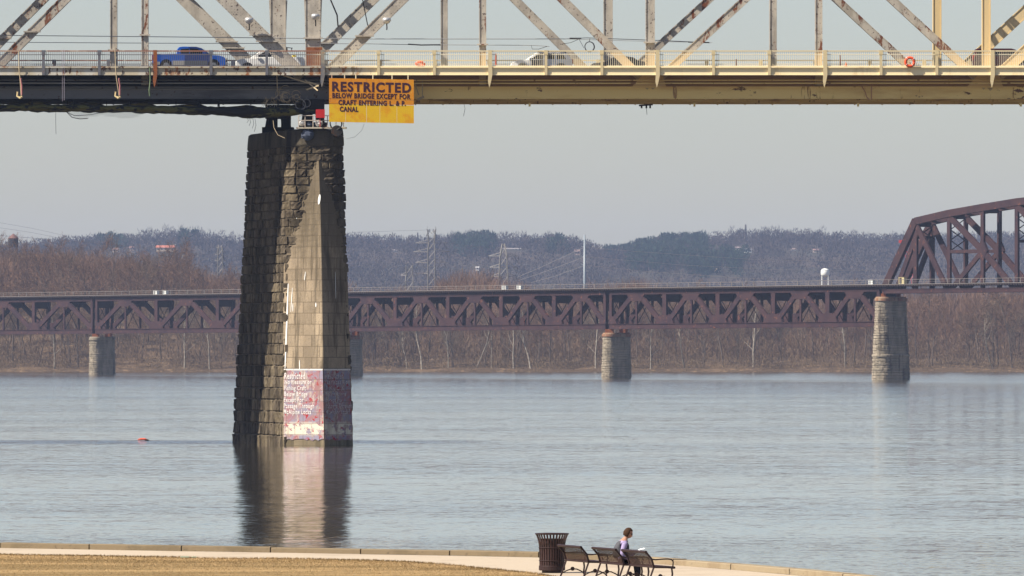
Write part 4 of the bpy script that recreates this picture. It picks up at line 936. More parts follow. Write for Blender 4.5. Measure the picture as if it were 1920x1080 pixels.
tag(b.build('traffic_cone', mat('orange_cone', (.70,.14,.03), .6), loc=c_), 'small orange cone on the walkway left of the life ring', 'cone')
for px, w, lb in ((1048,.22,0),(1267,.35,0)): pass
#PART3

# ============================================================ VEHICLES on the road deck
def paint(name, c): return mat(name, c, .3)
def car(name, label, cat, loc, rz, L, W_, low, cabin, wins, wheels, wr, col, trim=(), roofcol=None, extra=None):
    """low, cabin: outlines in (x, z), nose at +x; wins: window outlines"""
    t = thing(name, label, cat, loc, rz)
    def shell(pts, w, inset, m, nm, par=t):
        b = MB(); cx = sum(p[0] for p in pts)/len(pts); cz = sum(p[1] for p in pts)/len(pts); k = len(pts); vs_ = []
        for y, f in ((-w/2, 1-inset*1.0),(-w/2+.12,1),(w/2-.12,1),(w/2,1-inset)):
            for x, z in pts: vs_.append((cx+(x-cx)*f, y, cz+(z-cz)*f))
        b.add(vs_, [tuple(range(k))[::-1], tuple(range(3*k,4*k))]+[(r*k+i, r*k+(i+1)%k, (r+1)*k+(i+1)%k, (r+1)*k+i) for r in range(3) for i in range(k)])
        o = b.build(nm, m, None); o.parent = par; return o
    body = shell(low, W_, .03, col, 'body')
    cb = shell(cabin, W_*.86, .06, roofcol or col, 'cabin')
    for pts in wins:
        for s_ in (-1,1):
            b = MB(); y = s_*(W_*.43+.012); k = len(pts); b.add([(x,y,z) for x,z in pts], [tuple(range(k))]); o = b.build('side_window', M_GLASS, None); o.parent = t
    for x in wheels:
        for s_ in (-1,1):
            b = MB(); y = s_*(W_/2-.02); b.lathe([(wr+.09,-.03),(wr+.09,.03)], (0,0,0), 20, 'y'); b.v = [(v[0]+x, v[1]+y-s_*.01, v[2]+wr+.03) for v in b.v]
            o = b.build('wheel_arch', M_DARK, None); o.parent = t
            b = MB(); b.lathe([(wr*.6,-.12),(wr*.95,-.13),(wr,-.08),(wr,.08),(wr*.95,.13),(wr*.6,.12)], (0,0,0), 20, 'y'); b.v = [(v[0], v[1], v[2]) for v in b.v]
            w = b.build('wheel', M_TYRE, None); w.parent = t; w.location = (x, y+s_*.0-s_*.05, wr)
            b = MB(); b.lathe([(wr*.62,-.145),(wr*.5,-.15),(wr*.12,-.155),(wr*.12,.155),(wr*.5,.15),(wr*.62,.145)], (0,0,0), 12, 'y')
            r = b.build('rim', M_RIM, None); r.parent = w
    for nm, m, (x0,x1,y0,y1,z0,z1) in trim:
        for s_ in ((1,) if nm in ('grille','rear_bumper','front_bumper','plough') else (-1,1)):
            b = MB(); ya, yb = (y0,y1) if s_ > 0 else (-y1,-y0); b.box(x0,x1,ya,yb,z0,z1); o = b.build(nm, m, None); o.parent = t
    return t
M_LAMP = mat('clear_headlamp', (.75,.75,.72), .15); M_RED = mat('red_tail_lamp', (.45,.02,.02), .25); M_CHROME = mat('bright_bumper', (.55,.55,.56), .25, metal=.8)
def on_deck(px, v): return ((px-960)*(D1+v)/F, D1+v, ZR+.002)
# pickup
pk_low = [(-2.95,.55),(-2.98,1.30),(-.90,1.34),(1.0,1.24),(2.35,1.20),(2.75,1.10),(2.92,.95),(2.95,.45),(2.7,.36),(-2.75,.40)]
pk_cab = [(-1.05,1.28),(-.98,1.70),(-.82,1.88),(-.5,1.92),(.55,1.90),(.95,1.80),(1.75,1.26),(1.6,1.1),(-1.0,1.1)]
def pickup(label, px, v, rz, col, low2, sc=1.0):
    t = car('pickup_truck', label, 'pickup truck', on_deck(px,v), rz, 5.9, 2.0, pk_low, pk_cab,
        [[(-.72,1.34),(-.66,1.72),(-.05,1.76),(-.05,1.34)],[(.05,1.34),(.05,1.76),(.62,1.74),(1.25,1.36)]], (-1.85,1.95), .39, col,
        [('rocker_panel', low2, (-1.35,1.45,.98,1.008,.42,.78)),('rocker_panel', low2, (-2.9,-2.35,.98,1.008,.45,.70)),('headlight', M_LAMP, (2.80,2.96,.55,.93,.80,1.02)),('tail_light', M_RED, (-3.0,-2.93,.80,.97,.85,1.22)),
         ('front_bumper', M_CHROME, (2.9,3.03,-.95,.95,.45,.68)),('grille', M_DARK, (2.88,2.97,-.5,.5,.72,1.02)),('rear_bumper', M_CHROME, (-3.06,-2.94,-.92,.92,.48,.66)),('mirror', col, (1.05,1.28,1.0,1.2,1.32,1.52))])
    b = MB()
    for s_ in (-1,1): b.add([(-.98,s_*.7,1.36),(-.90,s_*.68,1.74)], [])
    b.add([(1.72,-.74,1.27),(1.72,.74,1.27),(1.06,.68,1.76),(1.06,-.68,1.76)], [(0,1,2,3)]); b.v = [(v_[0]+.03,v_[1],v_[2]+.02) for v_ in b.v]; o = b.build('windscreen', M_GLASS, None); o.parent = t
    t.scale = (sc,)*3; return t
pickup('bright blue crew-cab pickup truck with a silver rocker stripe behind the rusty railing', 356, 2.6, 0, paint('blue_car_paint',(.004,.075,.40)), mat('silver_rocker_paint',(.30,.29,.28),.4), .98)
wtr = pickup('white pickup truck with a dark front guard behind the heavy diagonal near the pier', 510, 8.8, math.pi, paint('white_car_paint',(.85,.84,.82)), paint('white_rocker_paint',(.60,.59,.57)), .98)
b = MB(); b.box(3.0,3.2,-.95,.95,.35,.95); b.box(3.0,3.3,-.8,-.7,.3,1.05); b.box(3.0,3.3,.7,.8,.3,1.05); o = b.build('front_guard', M_TARPB, None); o.parent = wtr
b = MB(); 
for y in (-.8,.8): b.beam((-1.2,y,1.3),(-1.2,y,2.15),.06,.06)
b.beam((-1.2,-.8,2.12),(-1.2,.8,2.12),.06,.06); b.beam((-1.2,.8,2.1),(-1.7,.8,2.05),.06,.06); b.beam((-1.6,.8,2.05),(-1.65,.8,1.75),.06,.06); o = b.build('ladder_rack', M_DARK, None); o.parent = wtr
b = MB(); lump(b, (-1.75,-.85,1.45), .16,.12,.14, rd); o = b.build('yellow_bag', mat('yellow_bag_cloth',(.65,.50,.05),.7), None); o.parent = wtr
suv_low = [(-2.45,.45),(-2.5,.95),(-2.42,1.15),(1.0,1.12),(1.9,1.02),(2.35,.85),(2.5,.62),(2.48,.35),(-2.3,.35)]
suv_cab = [(-2.40,1.05),(-2.05,1.62),(-1.8,1.70),(.1,1.70),(.45,1.62),(1.25,1.10),(1.1,1.0)]
t = car('estate_car', 'white car with a black roof and dark bonnet driving left behind the cream railing', 'car', on_deck(1015,8.8), math.pi, 5, 1.9, suv_low, suv_cab,
    [[(-1.95,1.14),(-1.72,1.55),(-1.2,1.58),(-1.2,1.14)],[(-1.08,1.14),(-1.08,1.58),(-.25,1.60),(-.25,1.14)],[(-.15,1.14),(-.15,1.60),(.2,1.58),(.85,1.14)]], (-1.55,1.5), .36, M_WHITEP,
    [('headlight', M_LAMP, (2.30,2.49,.55,.9,.65,.85)),('tail_light', M_RED, (-2.53,-2.30,.65,.93,.80,1.12)),('side_panel', mat('dark_grey_door',(.09,.08,.09),.35), (-.1,.8,.935,.958,.45,1.08)),('mirror', M_WHITEP, (.75,.95,.95,1.12,1.08,1.22)),('rear_bumper', M_DARK, (-2.55,-2.45,-.85,.85,.45,.62))], roofcol=None)  # side_panel: dark grey sheet over part of the white side
b = MB(); b.box(-2.0,.3,-.74,.74,1.70,1.76); b.box(-1.7,.1,-.66,-.60,1.70,1.82); b.box(-1.7,.1,.60,.66,1.70,1.82); o = b.build('roof_rack', M_DARK, None); o.parent = t
sed_low = [(-2.2,.38),(-2.25,.85),(-2.1,.98),(1.0,.92),(1.9,.82),(2.2,.62),(2.2,.34)]
sed_cab = [(-1.85,.92),(-1.25,1.30),(-.7,1.38),(.05,1.36),(.35,1.28),(1.1,.88),(.9,.8)]
car('saloon_car', 'dark saloon car behind the cream railing and the cream foot of a diagonal', 'car', on_deck(1157,8.8), math.pi, 4.5, 1.8, sed_low, sed_cab,
    [[(-1.45,.98),(-1.1,1.25),(-.55,1.30),(-.55,.98)],[(-.45,.98),(-.45,1.30),(.2,1.25),(.7,.98)]], (-1.35,1.35), .33, paint('dark_maroon_car_paint',(.02,.012,.016)),
    [('headlight', M_LAMP, (2.05,2.21,.5,.85,.58,.72)),('tail_light', M_RED, (-2.26,-2.12,.5,.86,.72,.88)),('mirror', M_DARK, (.55,.7,.9,1.02,.95,1.05))])
van_cab = [(-2.42,.95),(-2.30,1.66),(-2.1,1.74),(.55,1.74),(.85,1.66),(1.7,1.05),(1.5,.95)]
car('minivan', 'dark minivan behind the cream diagonals at the far right of the bridge', 'van', on_deck(1882,2.8), 0, 5, 1.95, suv_low, van_cab,
    [[(-2.15,1.12),(-2.10,1.58),(-1.3,1.60),(-1.3,1.12)],[(-1.2,1.12),(-1.2,1.60),(-.25,1.60),(-.25,1.12)],[(-.15,1.12),(-.15,1.60),(.6,1.58),(1.25,1.12)]], (-1.55,1.5), .36, paint('deep_red_car_paint',(.05,.008,.012)),
    [('headlight', M_LAMP, (2.30,2.49,.55,.9,.65,.85)),('tail_light', M_RED, (-2.53,-2.30,.65,.93,.80,1.2)),('mirror', M_DARK, (.9,1.1,.95,1.12,1.08,1.22))])

# ============================================================ RAILWAY BRIDGE
RL0 = V((-123,2155,0)); RD = V((.511,-.8596,0)); RN = V((.8596,.511,0))
def rt_(px): k = (px-960)/F; return (k*RL0.y-RL0.x)/(RD.x-k*RD.y)
def RB(t, n, z): p = RL0+RD*t+RN*n; return V((p.x,p.y,z))
def zb(t): return 12.2+.0022*t
SEP = 4.9
M_RRM = mat('railway_brown_steel', (.048,.026,.029), .75, [(.25,S1,.45,.6,(.034,.020,.026)),(1.0,S1,.6,.66,(.12,.05,.035))])
M_RRD = mat('railway_dark_steel', (.05,.03,.032), .85, [(.3,S1,.5,.6,(.05,.035,.04))])
M_TIE = mat('dark_sleepers', (.06,.045,.045), .95)
M_RRAIL = mat('pale_track_railing', (.20,.18,.17), .6)
rr = thing('railway_bridge', 'long brown steel railway bridge crossing the river in the distance', 'bridge', RB(rt_(1141),0,0))
ZG0, ZG1, ZD = 21.9, 23.25, 23.6
joints = [(-392,5),(178,4),(640,5),(1141,5),(1655,0)]
nodes_of = {0:[-392,-276,-162,-50,64,178],1:[178,294,409,524,640],2:[640,742,841,941,1040,1141],3:[1141,1247,1347,1451,1553,1655]}
def rbeam(b, t0, z0, t1, z1, n, w, th): b.beam(RB(t0,n,z0), RB(t1,n,z1), w, th, n=RN)
def plate(b, pts, n0, n1):
    k = len(pts); vs_ = [RB(t,n0,z) for t,z in pts]+[RB(t,n1,z) for t,z in pts]
    b.add(vs_, [tuple(range(k)), tuple(range(2*k-1,k-1,-1))]+[(i,i+k,(i+1)%k+k,(i+1)%k) for i in range(k)])
for si, nd in nodes_of.items():
    ts = [rt_(x) for x in nd]; t0, t1 = ts[0]+.9, ts[-1]-.9
    b = MB()
    for n in (0, SEP):
        plate(b, [(t0,ZG0),(t1,ZG0),(t1,ZG1),(t0,ZG1)], n-.35, n+.35); plate(b, [(t0,ZG0+.55),(t1,ZG0+.55),(t1,ZG0+.62),(t0,ZG0+.62)], n-.46, n-.36)
        plate(b, [(t0,zb(t0)),(t1,zb(t1)),(t1,zb(t1)+1.25),(t0,zb(t0)+1.25)], n-.4, n+.4); plate(b, [(t0,zb(t0)+1.25),(t1,zb(t1)+1.25),(t1,zb(t1)+1.37),(t0,zb(t0)+1.37)], n-.62, n+.62)
    span = b.build('truss_span', M_RRM, rr)
    for n in (0, SEP):
        for i, (a_, c_) in enumerate(zip(ts, ts[1:])):
            m = (a_+c_)/2; zl = zb(m)+1.3
            for (p, q_) in ((a_,m),(c_,m)):
                b = MB(); rbeam(b, p+(1.2 if p < m else -1.2), zl, q_+(-1.5 if p < m else 1.5), ZG0, n, 1.45, .6); b.build('diagonal', M_RRM, span)
            b = MB(); plate(b, [(m-4.4,ZG0),(m+4.4,ZG0),(m+2.6,ZG0-1.7),(m-2.6,ZG0-1.7)], n-.36, n+.36); b.build('gusset_plate', M_RRM, span); b = MB()
            w = 4.6; g0 = 1
            plate(b, [(a_-(0 if i == 0 else w)+ (.9 if i == 0 else 0), zl-.2),(a_+w,zl-.2),(a_+w*.8,zl+1.6),(a_+.4*w,zl+2.2),(a_-(-.9 if i == 0 else .4*w),zl+2.2)]+([] if i == 0 else [(a_-w*.8,zl+1.6)]), n-.36, n+.36)
            if i == len(ts)-2: b.build('gusset_plate', M_RRM, span); b = MB(); plate(b, [(c_-w,zl-.2),(c_-.9,zl-.2),(c_-.9,zl+2.2),(c_-.4*w,zl+2.2),(c_-w*.8,zl+1.6)], n-.36, n+.36)
            b.build('gusset_plate', M_RRM, span)
            b = MB(); rbeam(b, m, ZG0-.5, m, zl, n, .85, .35); b.build('hanger', M_RRM, span)
            if i > 0: b = MB(); rbeam(b, a_, ZG0+.2, a_, zl, n, 1.9, .6); b.build('vertical', M_RRM, span)
        for e in (t0, t1): b = MB(); rbeam(b, e+(.6 if e == t0 else -.6), ZG0, e+(.6 if e == t0 else -.6), zb(e)+1, n, 1.3, .7); b.build('end_post', M_RRM, span)
    for i, p in enumerate(ts+[(a_+c_)/2 for a_, c_ in zip(ts,ts[1:])]):   # cross frames
        p = min(max(p, t0+.6), t1-.6); b = MB(); zl = zb(p)+1.3
        b.beam(RB(p,.3,ZG0-.6), RB(p,SEP-.3,zl), .16, .12, n=RD); b.beam(RB(p,SEP-.3,ZG0-.6), RB(p,.3,zl), .16, .12, n=RD)
        if i < len(ts): plate2 = [RB(p,.3,ZG0-.2), RB(p,SEP-.3,ZG0-.2)]; b.beam(RB(p,.3,ZG0-.9), RB(p,SEP-.3,ZG0-.9), 2.2, .2, n=RD)
        b.build('cross_frame', M_RRD, span)
tA, tB = rt_(-392), rt_(2350)
b = MB(); plate(b, [(tA,ZG1),(tB,ZG1),(tB,ZD),(tA,ZD)], -1.2, SEP+1.2); k = tA
while k < rt_(1960): plate(b, [(k,ZG1-.12),(k+.28,ZG1-.12),(k+.28,ZG1+.2),(k,ZG1+.2)], -1.5, SEP+1.5); k += 1.1
b.build('track_deck', M_TIE, rr)
b = MB(); plate(b, [(tA,ZD),(tB,ZD),(tB,ZD+.12),(tA,ZD+.12)], -1.3, -1.1); plate(b, [(tA,ZD+1.15),(tB,ZD+1.15),(tB,ZD+1.24),(tA,ZD+1.24)], -1.22, -1.16); plate(b, [(tA,ZD+.6),(tB,ZD+.6),(tB,ZD+.64),(tA,ZD+.64)], -1.22, -1.18)
k = tA
while k < rt_(1950): plate(b, [(k,ZD),(k+.16,ZD),(k+.16,ZD+1.24),(k,ZD+1.24)], -1.24, -1.14); k += 5.2
b.build('track_railing', M_RRAIL, rr)
# arched through truss at the right
tops = [(1657,ZG0+.2),(1717,39.2),(1780,40.9),(1843,42.1),(1907,43.2),(1974,43.9),(2044,44.0),(2117,43.6),(2193,42.0),(2272,39.5),(2350,ZG0+.2)]
TT = [(rt_(x), z) for x, z in tops]; e0, e1 = TT[0][0], TT[-1][0]
b = MB()
for n in (0, SEP): plate(b, [(e0,21.4),(e1,21.4),(e1,22.5),(e0,22.5)], n-.45, n+.45)
arch = b.build('arched_truss', M_RRM, rr)
for n in (0, SEP):
    for i, (a_, c_) in enumerate(zip(TT, TT[1:])):
        b = MB(); rbeam(b, a_[0], a_[1], c_[0], c_[1], n, 1.75 if 0 < i < len(TT)-2 else 2.3, .9); b.build('end_post' if i in (0,len(TT)-2) else 'top_chord', M_RRM, arch)
    for i, (t_, z_) in enumerate(TT[1:-1]):
        b = MB(); rbeam(b, t_, 22, t_, z_-.3 if i else z_-4.0, n, 1.35 if i else 1.6, .55); b.build('vertical', M_RRM, arch)
    def dg(t0_, z0_, t1_, z1_, w): b = MB(); rbeam(b, t0_, z0_, t1_, z1_, n, w, .5); b.build('diagonal', M_RRM, arch)
    T1, T2, T3, T4, T5 = TT[1], TT[2], TT[3], TT[4], TT[5]
    dg(T1[0],T1[1]-.5,T2[0]-1,22.3,1.6); dg(T1[0]+1.0,T1[1]-2.4,lerp(TT[0][0],T1[0],.42),22.6,1.5)
    mz = 31.5; dg(T2[0],T2[1]-.8,T3[0],mz,1.6); dg(T3[0],mz,T4[0]-1,22.3,1.6); dg(T3[0],mz,T2[0]+1,22.3,1.3)
    b = MB(); rbeam(b, T2[0], mz, T3[0], mz, n, .8, .35); b.build('strut', M_RRM, arch)
    dg(T4[0],T4[1]-.8,T5[0],32.5,1.6); dg(T5[0],32.5,TT[6][0],22.4,1.5); dg(T5[0],32.5,T4[0]+1,22.3,1.3)
    dg(TT[7][0],TT[7][1]-.8,TT[6][0],22.4,1.6); dg(TT[8][0],TT[8][1]-.8,TT[7][0],22.4,1.6); dg(TT[9][0],TT[9][1]-1,TT[8][0],22.4,1.6)
    b = MB(); plate(b, [(T3[0]-2.2,mz),(T3[0],mz+3.2),(T3[0]+2.2,mz),(T3[0],mz-3.2)], n-.32, n+.32); b.build('gusset_plate', M_RRM, arch)
for i, (t_, z_) in enumerate(TT[1:-1]):      # sway frames with lattice
    b = MB(); b.beam(RB(t_,.2,z_-.8), RB(t_,SEP-.2,z_-.8), 1.2, .4, n=RD)
    if i in (0, 1, 3, 5, 7):
        lo_ = z_-9.5 if i else z_-4
        b.beam(RB(t_,.2,lo_), RB(t_,SEP-.2,lo_), .7, .3, n=RD); z2 = z_-1.4
        while z2-2.6 > lo_-.5:
            b.beam(RB(t_,.3,z2), RB(t_,SEP-.3,z2-2.6), .22, .15, n=RD); b.beam(RB(t_,SEP-.3,z2), RB(t_,.3,z2-2.6), .22, .15, n=RD); z2 -= 2.6
    b.build('sway_frame', M_RRD, arch)
for (a_, za), (c_, zc) in zip(TT[1:-1], TT[2:-1]):
    b = MB(); b.beam(RB(a_,.2,za), RB(c_,SEP-.2,zc), .35, .3, n=(0,0,1)); b.beam(RB(a_,SEP-.2,za), RB(c_,.2,zc), .35, .3, n=(0,0,1)); b.build('top_lateral', M_RRM, arch)
# cabinets on the track deck
M_CAB = mat('white_cabinet_paint', (.62,.63,.61), .6)
for px, py, w, m, lb in ((297,549,1.15,M_CAB,'left white cabinet of the pair on the railway deck at left'),(314,549,1.15,M_CAB,'right white cabinet of the pair on the railway deck at left'),(951,540,1.1,M_CAB,'left white cabinet of the pair on the middle of the railway deck'),(979,540,1.1,M_CAB,'right white cabinet of the pair on the middle of the railway deck'),(1639,531,.95,M_CAB,'lone white cabinet just left of the arched railway truss'),(1697,525,1.2,mat('cream_cabinet_paint',(.50,.43,.24),.6),'cream cabinet with a dark door behind the sloping end of the railway truss')):
    t_ = rt_(px); b = MB(); h = 1.2 if 'cream' not in lb else 1.7
    plate(b, [(t_-w,ZD+.14),(t_+w,ZD+.14),(t_+w,ZD+h),(t_-w,ZD+h)], -1.1, -.3); plate(b, [(t_-w*1.08,ZD+h),(t_+w*1.08,ZD+h),(t_+w*1.08,ZD+h+.08),(t_-w*1.08,ZD+h+.08)], -1.2, -.2)
    c_ = RB(t_,-.7,ZD+.14); th = thing('signal_cabinet', lb, 'cabinet', c_, group='track cabinets'); b.build('housing', m, th)
    b = MB(); plate(b, [(t_-w*.7,ZD+.25),(t_+w*.1,ZD+.25),(t_+w*.1,ZD+h-.1),(t_-w*.7,ZD+h-.1)], -1.14, -1.1); b.build('door', M_GREYM if 'cream' not in lb else M_DARK, th)
# railway piers
M_RST = stone_mat('pale_limestone', (.34,.29,.225), (.22,.19,.145), (.11,.09,.07)); M_RTOP = stone_mat('rust_stained_stone', (.24,.10,.05), (.30,.22,.15), (.12,.05,.03))
def rpier(px, zt, rt0, rb0, hl, label, tall=False):
    t_ = rt_(px); c_ = RB(t_, SEP/2, 0); t = thing('railway_pier', label, 'pier', c_, group='stone piers of the railway bridge')
    def ring(z, r, h, jit=0):
        ps = []; 
        for k_ in range(20):
            q_ = math.pi*(-.5+k_/19); ps.append((h+r*math.cos(q_), r*math.sin(q_)))
        for k_ in range(20):
            q_ = math.pi*(.5+k_/19); ps.append((-h+r*math.cos(q_), r*math.sin(q_)))
        return [c_+RN*(a_*(1+jit*rs.uniform(-1,1)))+RD*(b__*(1+jit*rs.uniform(-1,1)))+V((0,0,z)) for a_, b__ in ps]
    def loft(zs_, nm, m, grow):
        b = MB(); rg = []
        for z_, g_ in zip(zs_, grow): f = 1-(z_/zt); rg.append(ring(z_, lerp(rt0,rb0,f)+g_, hl, 0 if nm != 'masonry' else .022))
        k_ = len(rg[0]); b.add([p for r in rg for p in r], [(i*k_+j, i*k_+(j+1)%k_, (i+1)*k_+(j+1)%k_, (i+1)*k_+j) for i in range(len(zs_)-1) for j in range(k_)]+[tuple(range(k_))[::-1], tuple((len(zs_)-1)*k_+j for j in range(k_))])
        b.build(nm, m, t)
    zs_, gr_ = [-2], [.1]; z_ = -.4
    while z_ < zt-1.2:
        hc_ = rs.uniform(.45,.8); g_ = rs.uniform(.0,.12); zs_ += [z_+.04, z_+.10, z_+hc_-.10, z_+hc_-.04]; gr_ += [-.05,g_,g_+.03,-.05]; z_ += hc_
    zs_.append(zt-.45); gr_.append(0); loft(zs_, 'masonry', M_RST, gr_)
    if tall: loft([5.6,5.7,6.1,6.2], 'belt_course', M_RST, [.1,.3,.3,.12])
    loft([zt-1.1,zt-1.0,zt-.35,zt-.3,zt], 'cap', M_RTOP if 'left' not in label else M_RST, [.1,.28,.28,.1,.0])
    b = MB()
    for n_ in (-SEP/2+.0, SEP/2):
        for o_ in ((-1.6,1.6) if not tall else (0,)): q_ = c_+RN*n_*.9+RD*o_*.6; b.box(q_.x-.6,q_.x+.6,q_.y-.6,q_.y+.6,zt,(zb(t_) if not tall else 21.4))
    b.build('bearing', M_RUSTPOST, t)
rpier(178, 11.3, 1.75, 2.0, 2.2, 'short railway pier standing in the river at left, left of the road pier')
rpier(640, 11.4, 1.7, 2.0, 2.2, 'shaded railway pier peeping out right of the foot of the big road pier')
rpier(1141, 11.9, 1.75, 2.15, 2.1, 'rust-topped railway pier standing in the middle of the water')
rpier(1655, 20.6, 1.75, 2.75, 2.4, 'tallest railway pier, pale and belted, carrying the end of the arched truss', True)

# ============================================================ PYLONS, poles, wires beyond the trees
M_PYL = mat('grey_pylon_steel', (.20,.185,.165), .5); M_INS = mat('dark_insulator', (.05,.045,.05), .5); M_WIREP = mat('pale_power_line', (.20,.185,.185), .5); M_WIRED = mat('dark_power_line', (.10,.10,.12), .6)
DP = 3200.0
def pyl(px, ytop, D, prof, arms, label, r=.16, heads=True):
    """prof: rows (image y, half width px); arms: (image y, half span px)"""
    c_ = P(px, 560, D); c_.z = 4; t = thing('power_pylon', label, 'pylon', c_, group='power pylons beyond the river'); b = MB(); sc = D/F
    lv = [(HC+(YH-y)*sc, w*sc) for y, w in prof]; lv[-1] = (3.5, lv[-1][1])
    cr = lambda z, w: [c_*1 + V((sx*w, sy*w, z-c_.z)) for sx, sy in ((-1,-1),(1,-1),(1,1),(-1,1))]
    for (z0,w0),(z1,w1) in zip(lv, lv[1:]):
        a_, d_ = cr(z0,w0), cr(z1,w1); nb = max(1, round(abs(z0-z1)/(max(w0,w1)*2.2)))
        for i in range(4): b.tube([a_[i], d_[i]], r*1.5, 4)
        for k_ in range(nb):
            A = [a_[i].lerp(d_[i], k_/nb) for i in range(4)]; B_ = [a_[i].lerp(d_[i], (k_+1)/nb) for i in range(4)]
            for i in range(4): b.tube([A[i], B_[(i+1)%4]], r*.45, 3); b.tube([A[(i+1)%4], B_[i]], r*.45, 3); b.tube([B_[i],B_[(i+1)%4]], r*.45, 3)
    b.build('mast', M_PYL, t)
    for y, hs_ in arms:
        z_ = HC+(YH-y)*sc; w = float(np.interp(-z_, [-l_[0] for l_ in lv], [l_[1] for l_ in lv]))
        for s_ in (-1,1):
            b = MB(); e = V((c_.x+s_*hs_*sc, c_.y, z_)); 
            for yy_ in (-w,w): b.tube([V((c_.x+s_*w,c_.y+yy_,z_)), e], r*.55, 3); b.tube([V((c_.x+s_*w,c_.y+yy_,z_+1.5)), e], r*.45, 3)
            o = b.build('cross_arm', M_PYL, t); b = MB(); b.tube([e+V((-s_*1.6,0,-.2)), e+V((-s_*.2,0,-2.8))], .15, 4); b.tube([e+V((-s_*2.8,0,.4)), e+V((-s_*4.6,0,-2.8))] if heads else [e, e+V((0,0,-1.5))], .15, 4); b.build('insulator', M_INS, o)
pyl(809, 430, DP, [(430,7.5),(455,5),(470,6.5),(500,6.5),(520,6.5),(545,8)], [(431,9),(455.5,30),(472,34),(492,30),(513,14)], 'tallest lattice power pylon, in the middle above the railway deck', .17)
pyl(944, 457, DP, [(457,2),(465,3.5),(480,6),(500,7),(518,8),(540,12)], [(480,28),(501,26),(518,24)], 'sturdy grey lattice pylon right of the tallest one', .22, False)
pyl(767.5, 497, DP+150, [(497,6),(514,5.5),(528,7),(545,10)], [(498,6),(516,16)], 'small dark lattice pylon close left of the tallest one', .18)
pyl(413, 460, DP+200, [(460,2.5),(468,4),(490,4.5),(545,5.5)], [(464,8),(477,10),(489,10)], 'slim pale pylon rising out of the trees left of the road pier', .14)
pyl(345, 478, DP+600, [(478,2),(490,3.5),(505,4),(545,5)], [(488,8),(500,8)], 'fainter small pylon among the treetops left of the slim pale one', .13)
pyl(1398, 421, DH-30, [(421,.6),(432,1.2),(452,1.6)], [], 'thin radio mast on the wooded skyline right of centre', .35)
pyl(669, 446, DH+100, [(446,.5),(456,1),(466,1.4)], [], 'tiny mast on the skyline just right of the road pier', .3)
pyl(783, 436, DH+100, [(436,.5),(450,1),(466,1.6)], [], 'faint thin mast on the skyline just left of the tallest pylon', .35)
t = thing('utility_pole', 'tall smooth grey steel pole right of the pylons', 'pole', P(1096,560,DP))
b = MB(); a_ = P(1096,560,DP); b.tube([V((a_.x,a_.y,3.5)), P(1096,440,DP)], [.75,.42], 8); b.build('shaft', mat('blue_grey_pole', (.22,.26,.30), .4), t, smooth=True)
b = MB()
for y in (463,481,497): q_ = P(1096,y,DP); b.tube([q_, q_+V((-1.6,0,.3))], .12, 4)
b.build('cross_arm', M_GREYM, t)
def cat_(label, pts, m=None, r=.08, sag=0): 
    ps = []
    for a_, c_ in zip(pts, pts[1:]): ps += sagline(P(*a_,DP), P(*c_,DP), sag, 10)
    b = MB(); b.tube(ps, r, 3, cap=False); tag(b.build('power_line', m or M_WIREP, loc=ps[0]), label, 'power line')
cat_('top pale power line running from the grey pole down left', [(1095,464),(1010,503),(965,522)]); cat_('middle pale power line running from the grey pole down left', [(1095,482),(1020,510),(960,530)]); cat_('lowest pale power line running from the grey pole down left', [(1095,498),(1040,518),(995,530)])
cat_('upper pale power line crossing the wooded hill at right', [(1097,464),(1186,471),(1300,479),(1420,487),(1620,490),(1700,490)]); cat_('middle pale power line crossing the wooded hill at right', [(1097,481),(1140,485),(1280,497),(1440,505),(1700,509)]); cat_('lowest pale power line sinking towards the railway deck at right', [(1097,497),(1200,508),(1400,522),(1560,526)])
cat_('long dark power line crossing the hill behind the left treetops', [(-20,440),(200,457),(330,473),(460,482)], M_WIRED, .09)
cat_('upper faint wire sloping down through the sky at the far left', [(-20,414),(60,428),(150,448),(190,458)], M_WIRED, .05); cat_('lower faint wire sloping down through the sky at the far left', [(-20,424),(60,436),(130,450)], M_WIRED, .05)
cat_('faint wire crossing the sky towards the tallest pylon', [(655,436),(740,433),(809,431)], M_WIRED, .05)
cat_('power line running left from the middle arm of the tallest pylon', [(655,470),(740,467),(778,472)], M_WIRED, .07); cat_('power line running right from the top arm of the tallest pylon', [(839,456),(880,461),(930,468)], M_WIRED, .07)
cat_('pale power line joining the small pylon and the tallest one', [(755,540),(775,513),(825,514)], M_WIREP, .12)
# water tower, wooden tank, crane
D_ = 4000.0; c_ = P(1547,540,D_); c_.z = 5; t = thing('water_tower', 'small white water tower on legs above the railway deck', 'water tower', c_)
b = MB(); s_ = D_/F; zt_ = HC+(YH-503)*s_; zb_ = HC+(YH-517)*s_
b.lathe([(.3,zb_-.6),(2.0,zb_),(2.35,zb_+.6),(2.35,zt_-1.2),(1.7,zt_-.4),(.2,zt_)], (c_.x,c_.y,0), 16); b.build('tank', mat('white_tank_paint', (.75,.76,.72), .4), t, smooth=True)
for sx, sy in ((-1,-1),(1,-1),(1,1),(-1,1)): b = MB(); b.tube([(c_.x+sx*1.7,c_.y+sy*1.7,zb_+.2),(c_.x+sx*2.3,c_.y+sy*2.3,5)], .22, 5); b.build('leg', M_CAB, t)
D_ = 2850.0; s_ = D_/F; c_ = P(25,500,D_); c_.z = 20; t = thing('water_tank', 'dark wooden water tank with a conical roof above the trees at the far left', 'water tank', c_)
zt_, zb_ = HC+(YH-447)*s_, HC+(YH-463)*s_; b = MB(); b.lathe([(2.0,zb_),(2.0,zt_)], (c_.x,c_.y,0), 18); b.build('tank', mat('dark_tank_boards', (.03,.03,.04), .8, [(2,(3,3,.2),.5,.6,(.05,.045,.05))]), t)
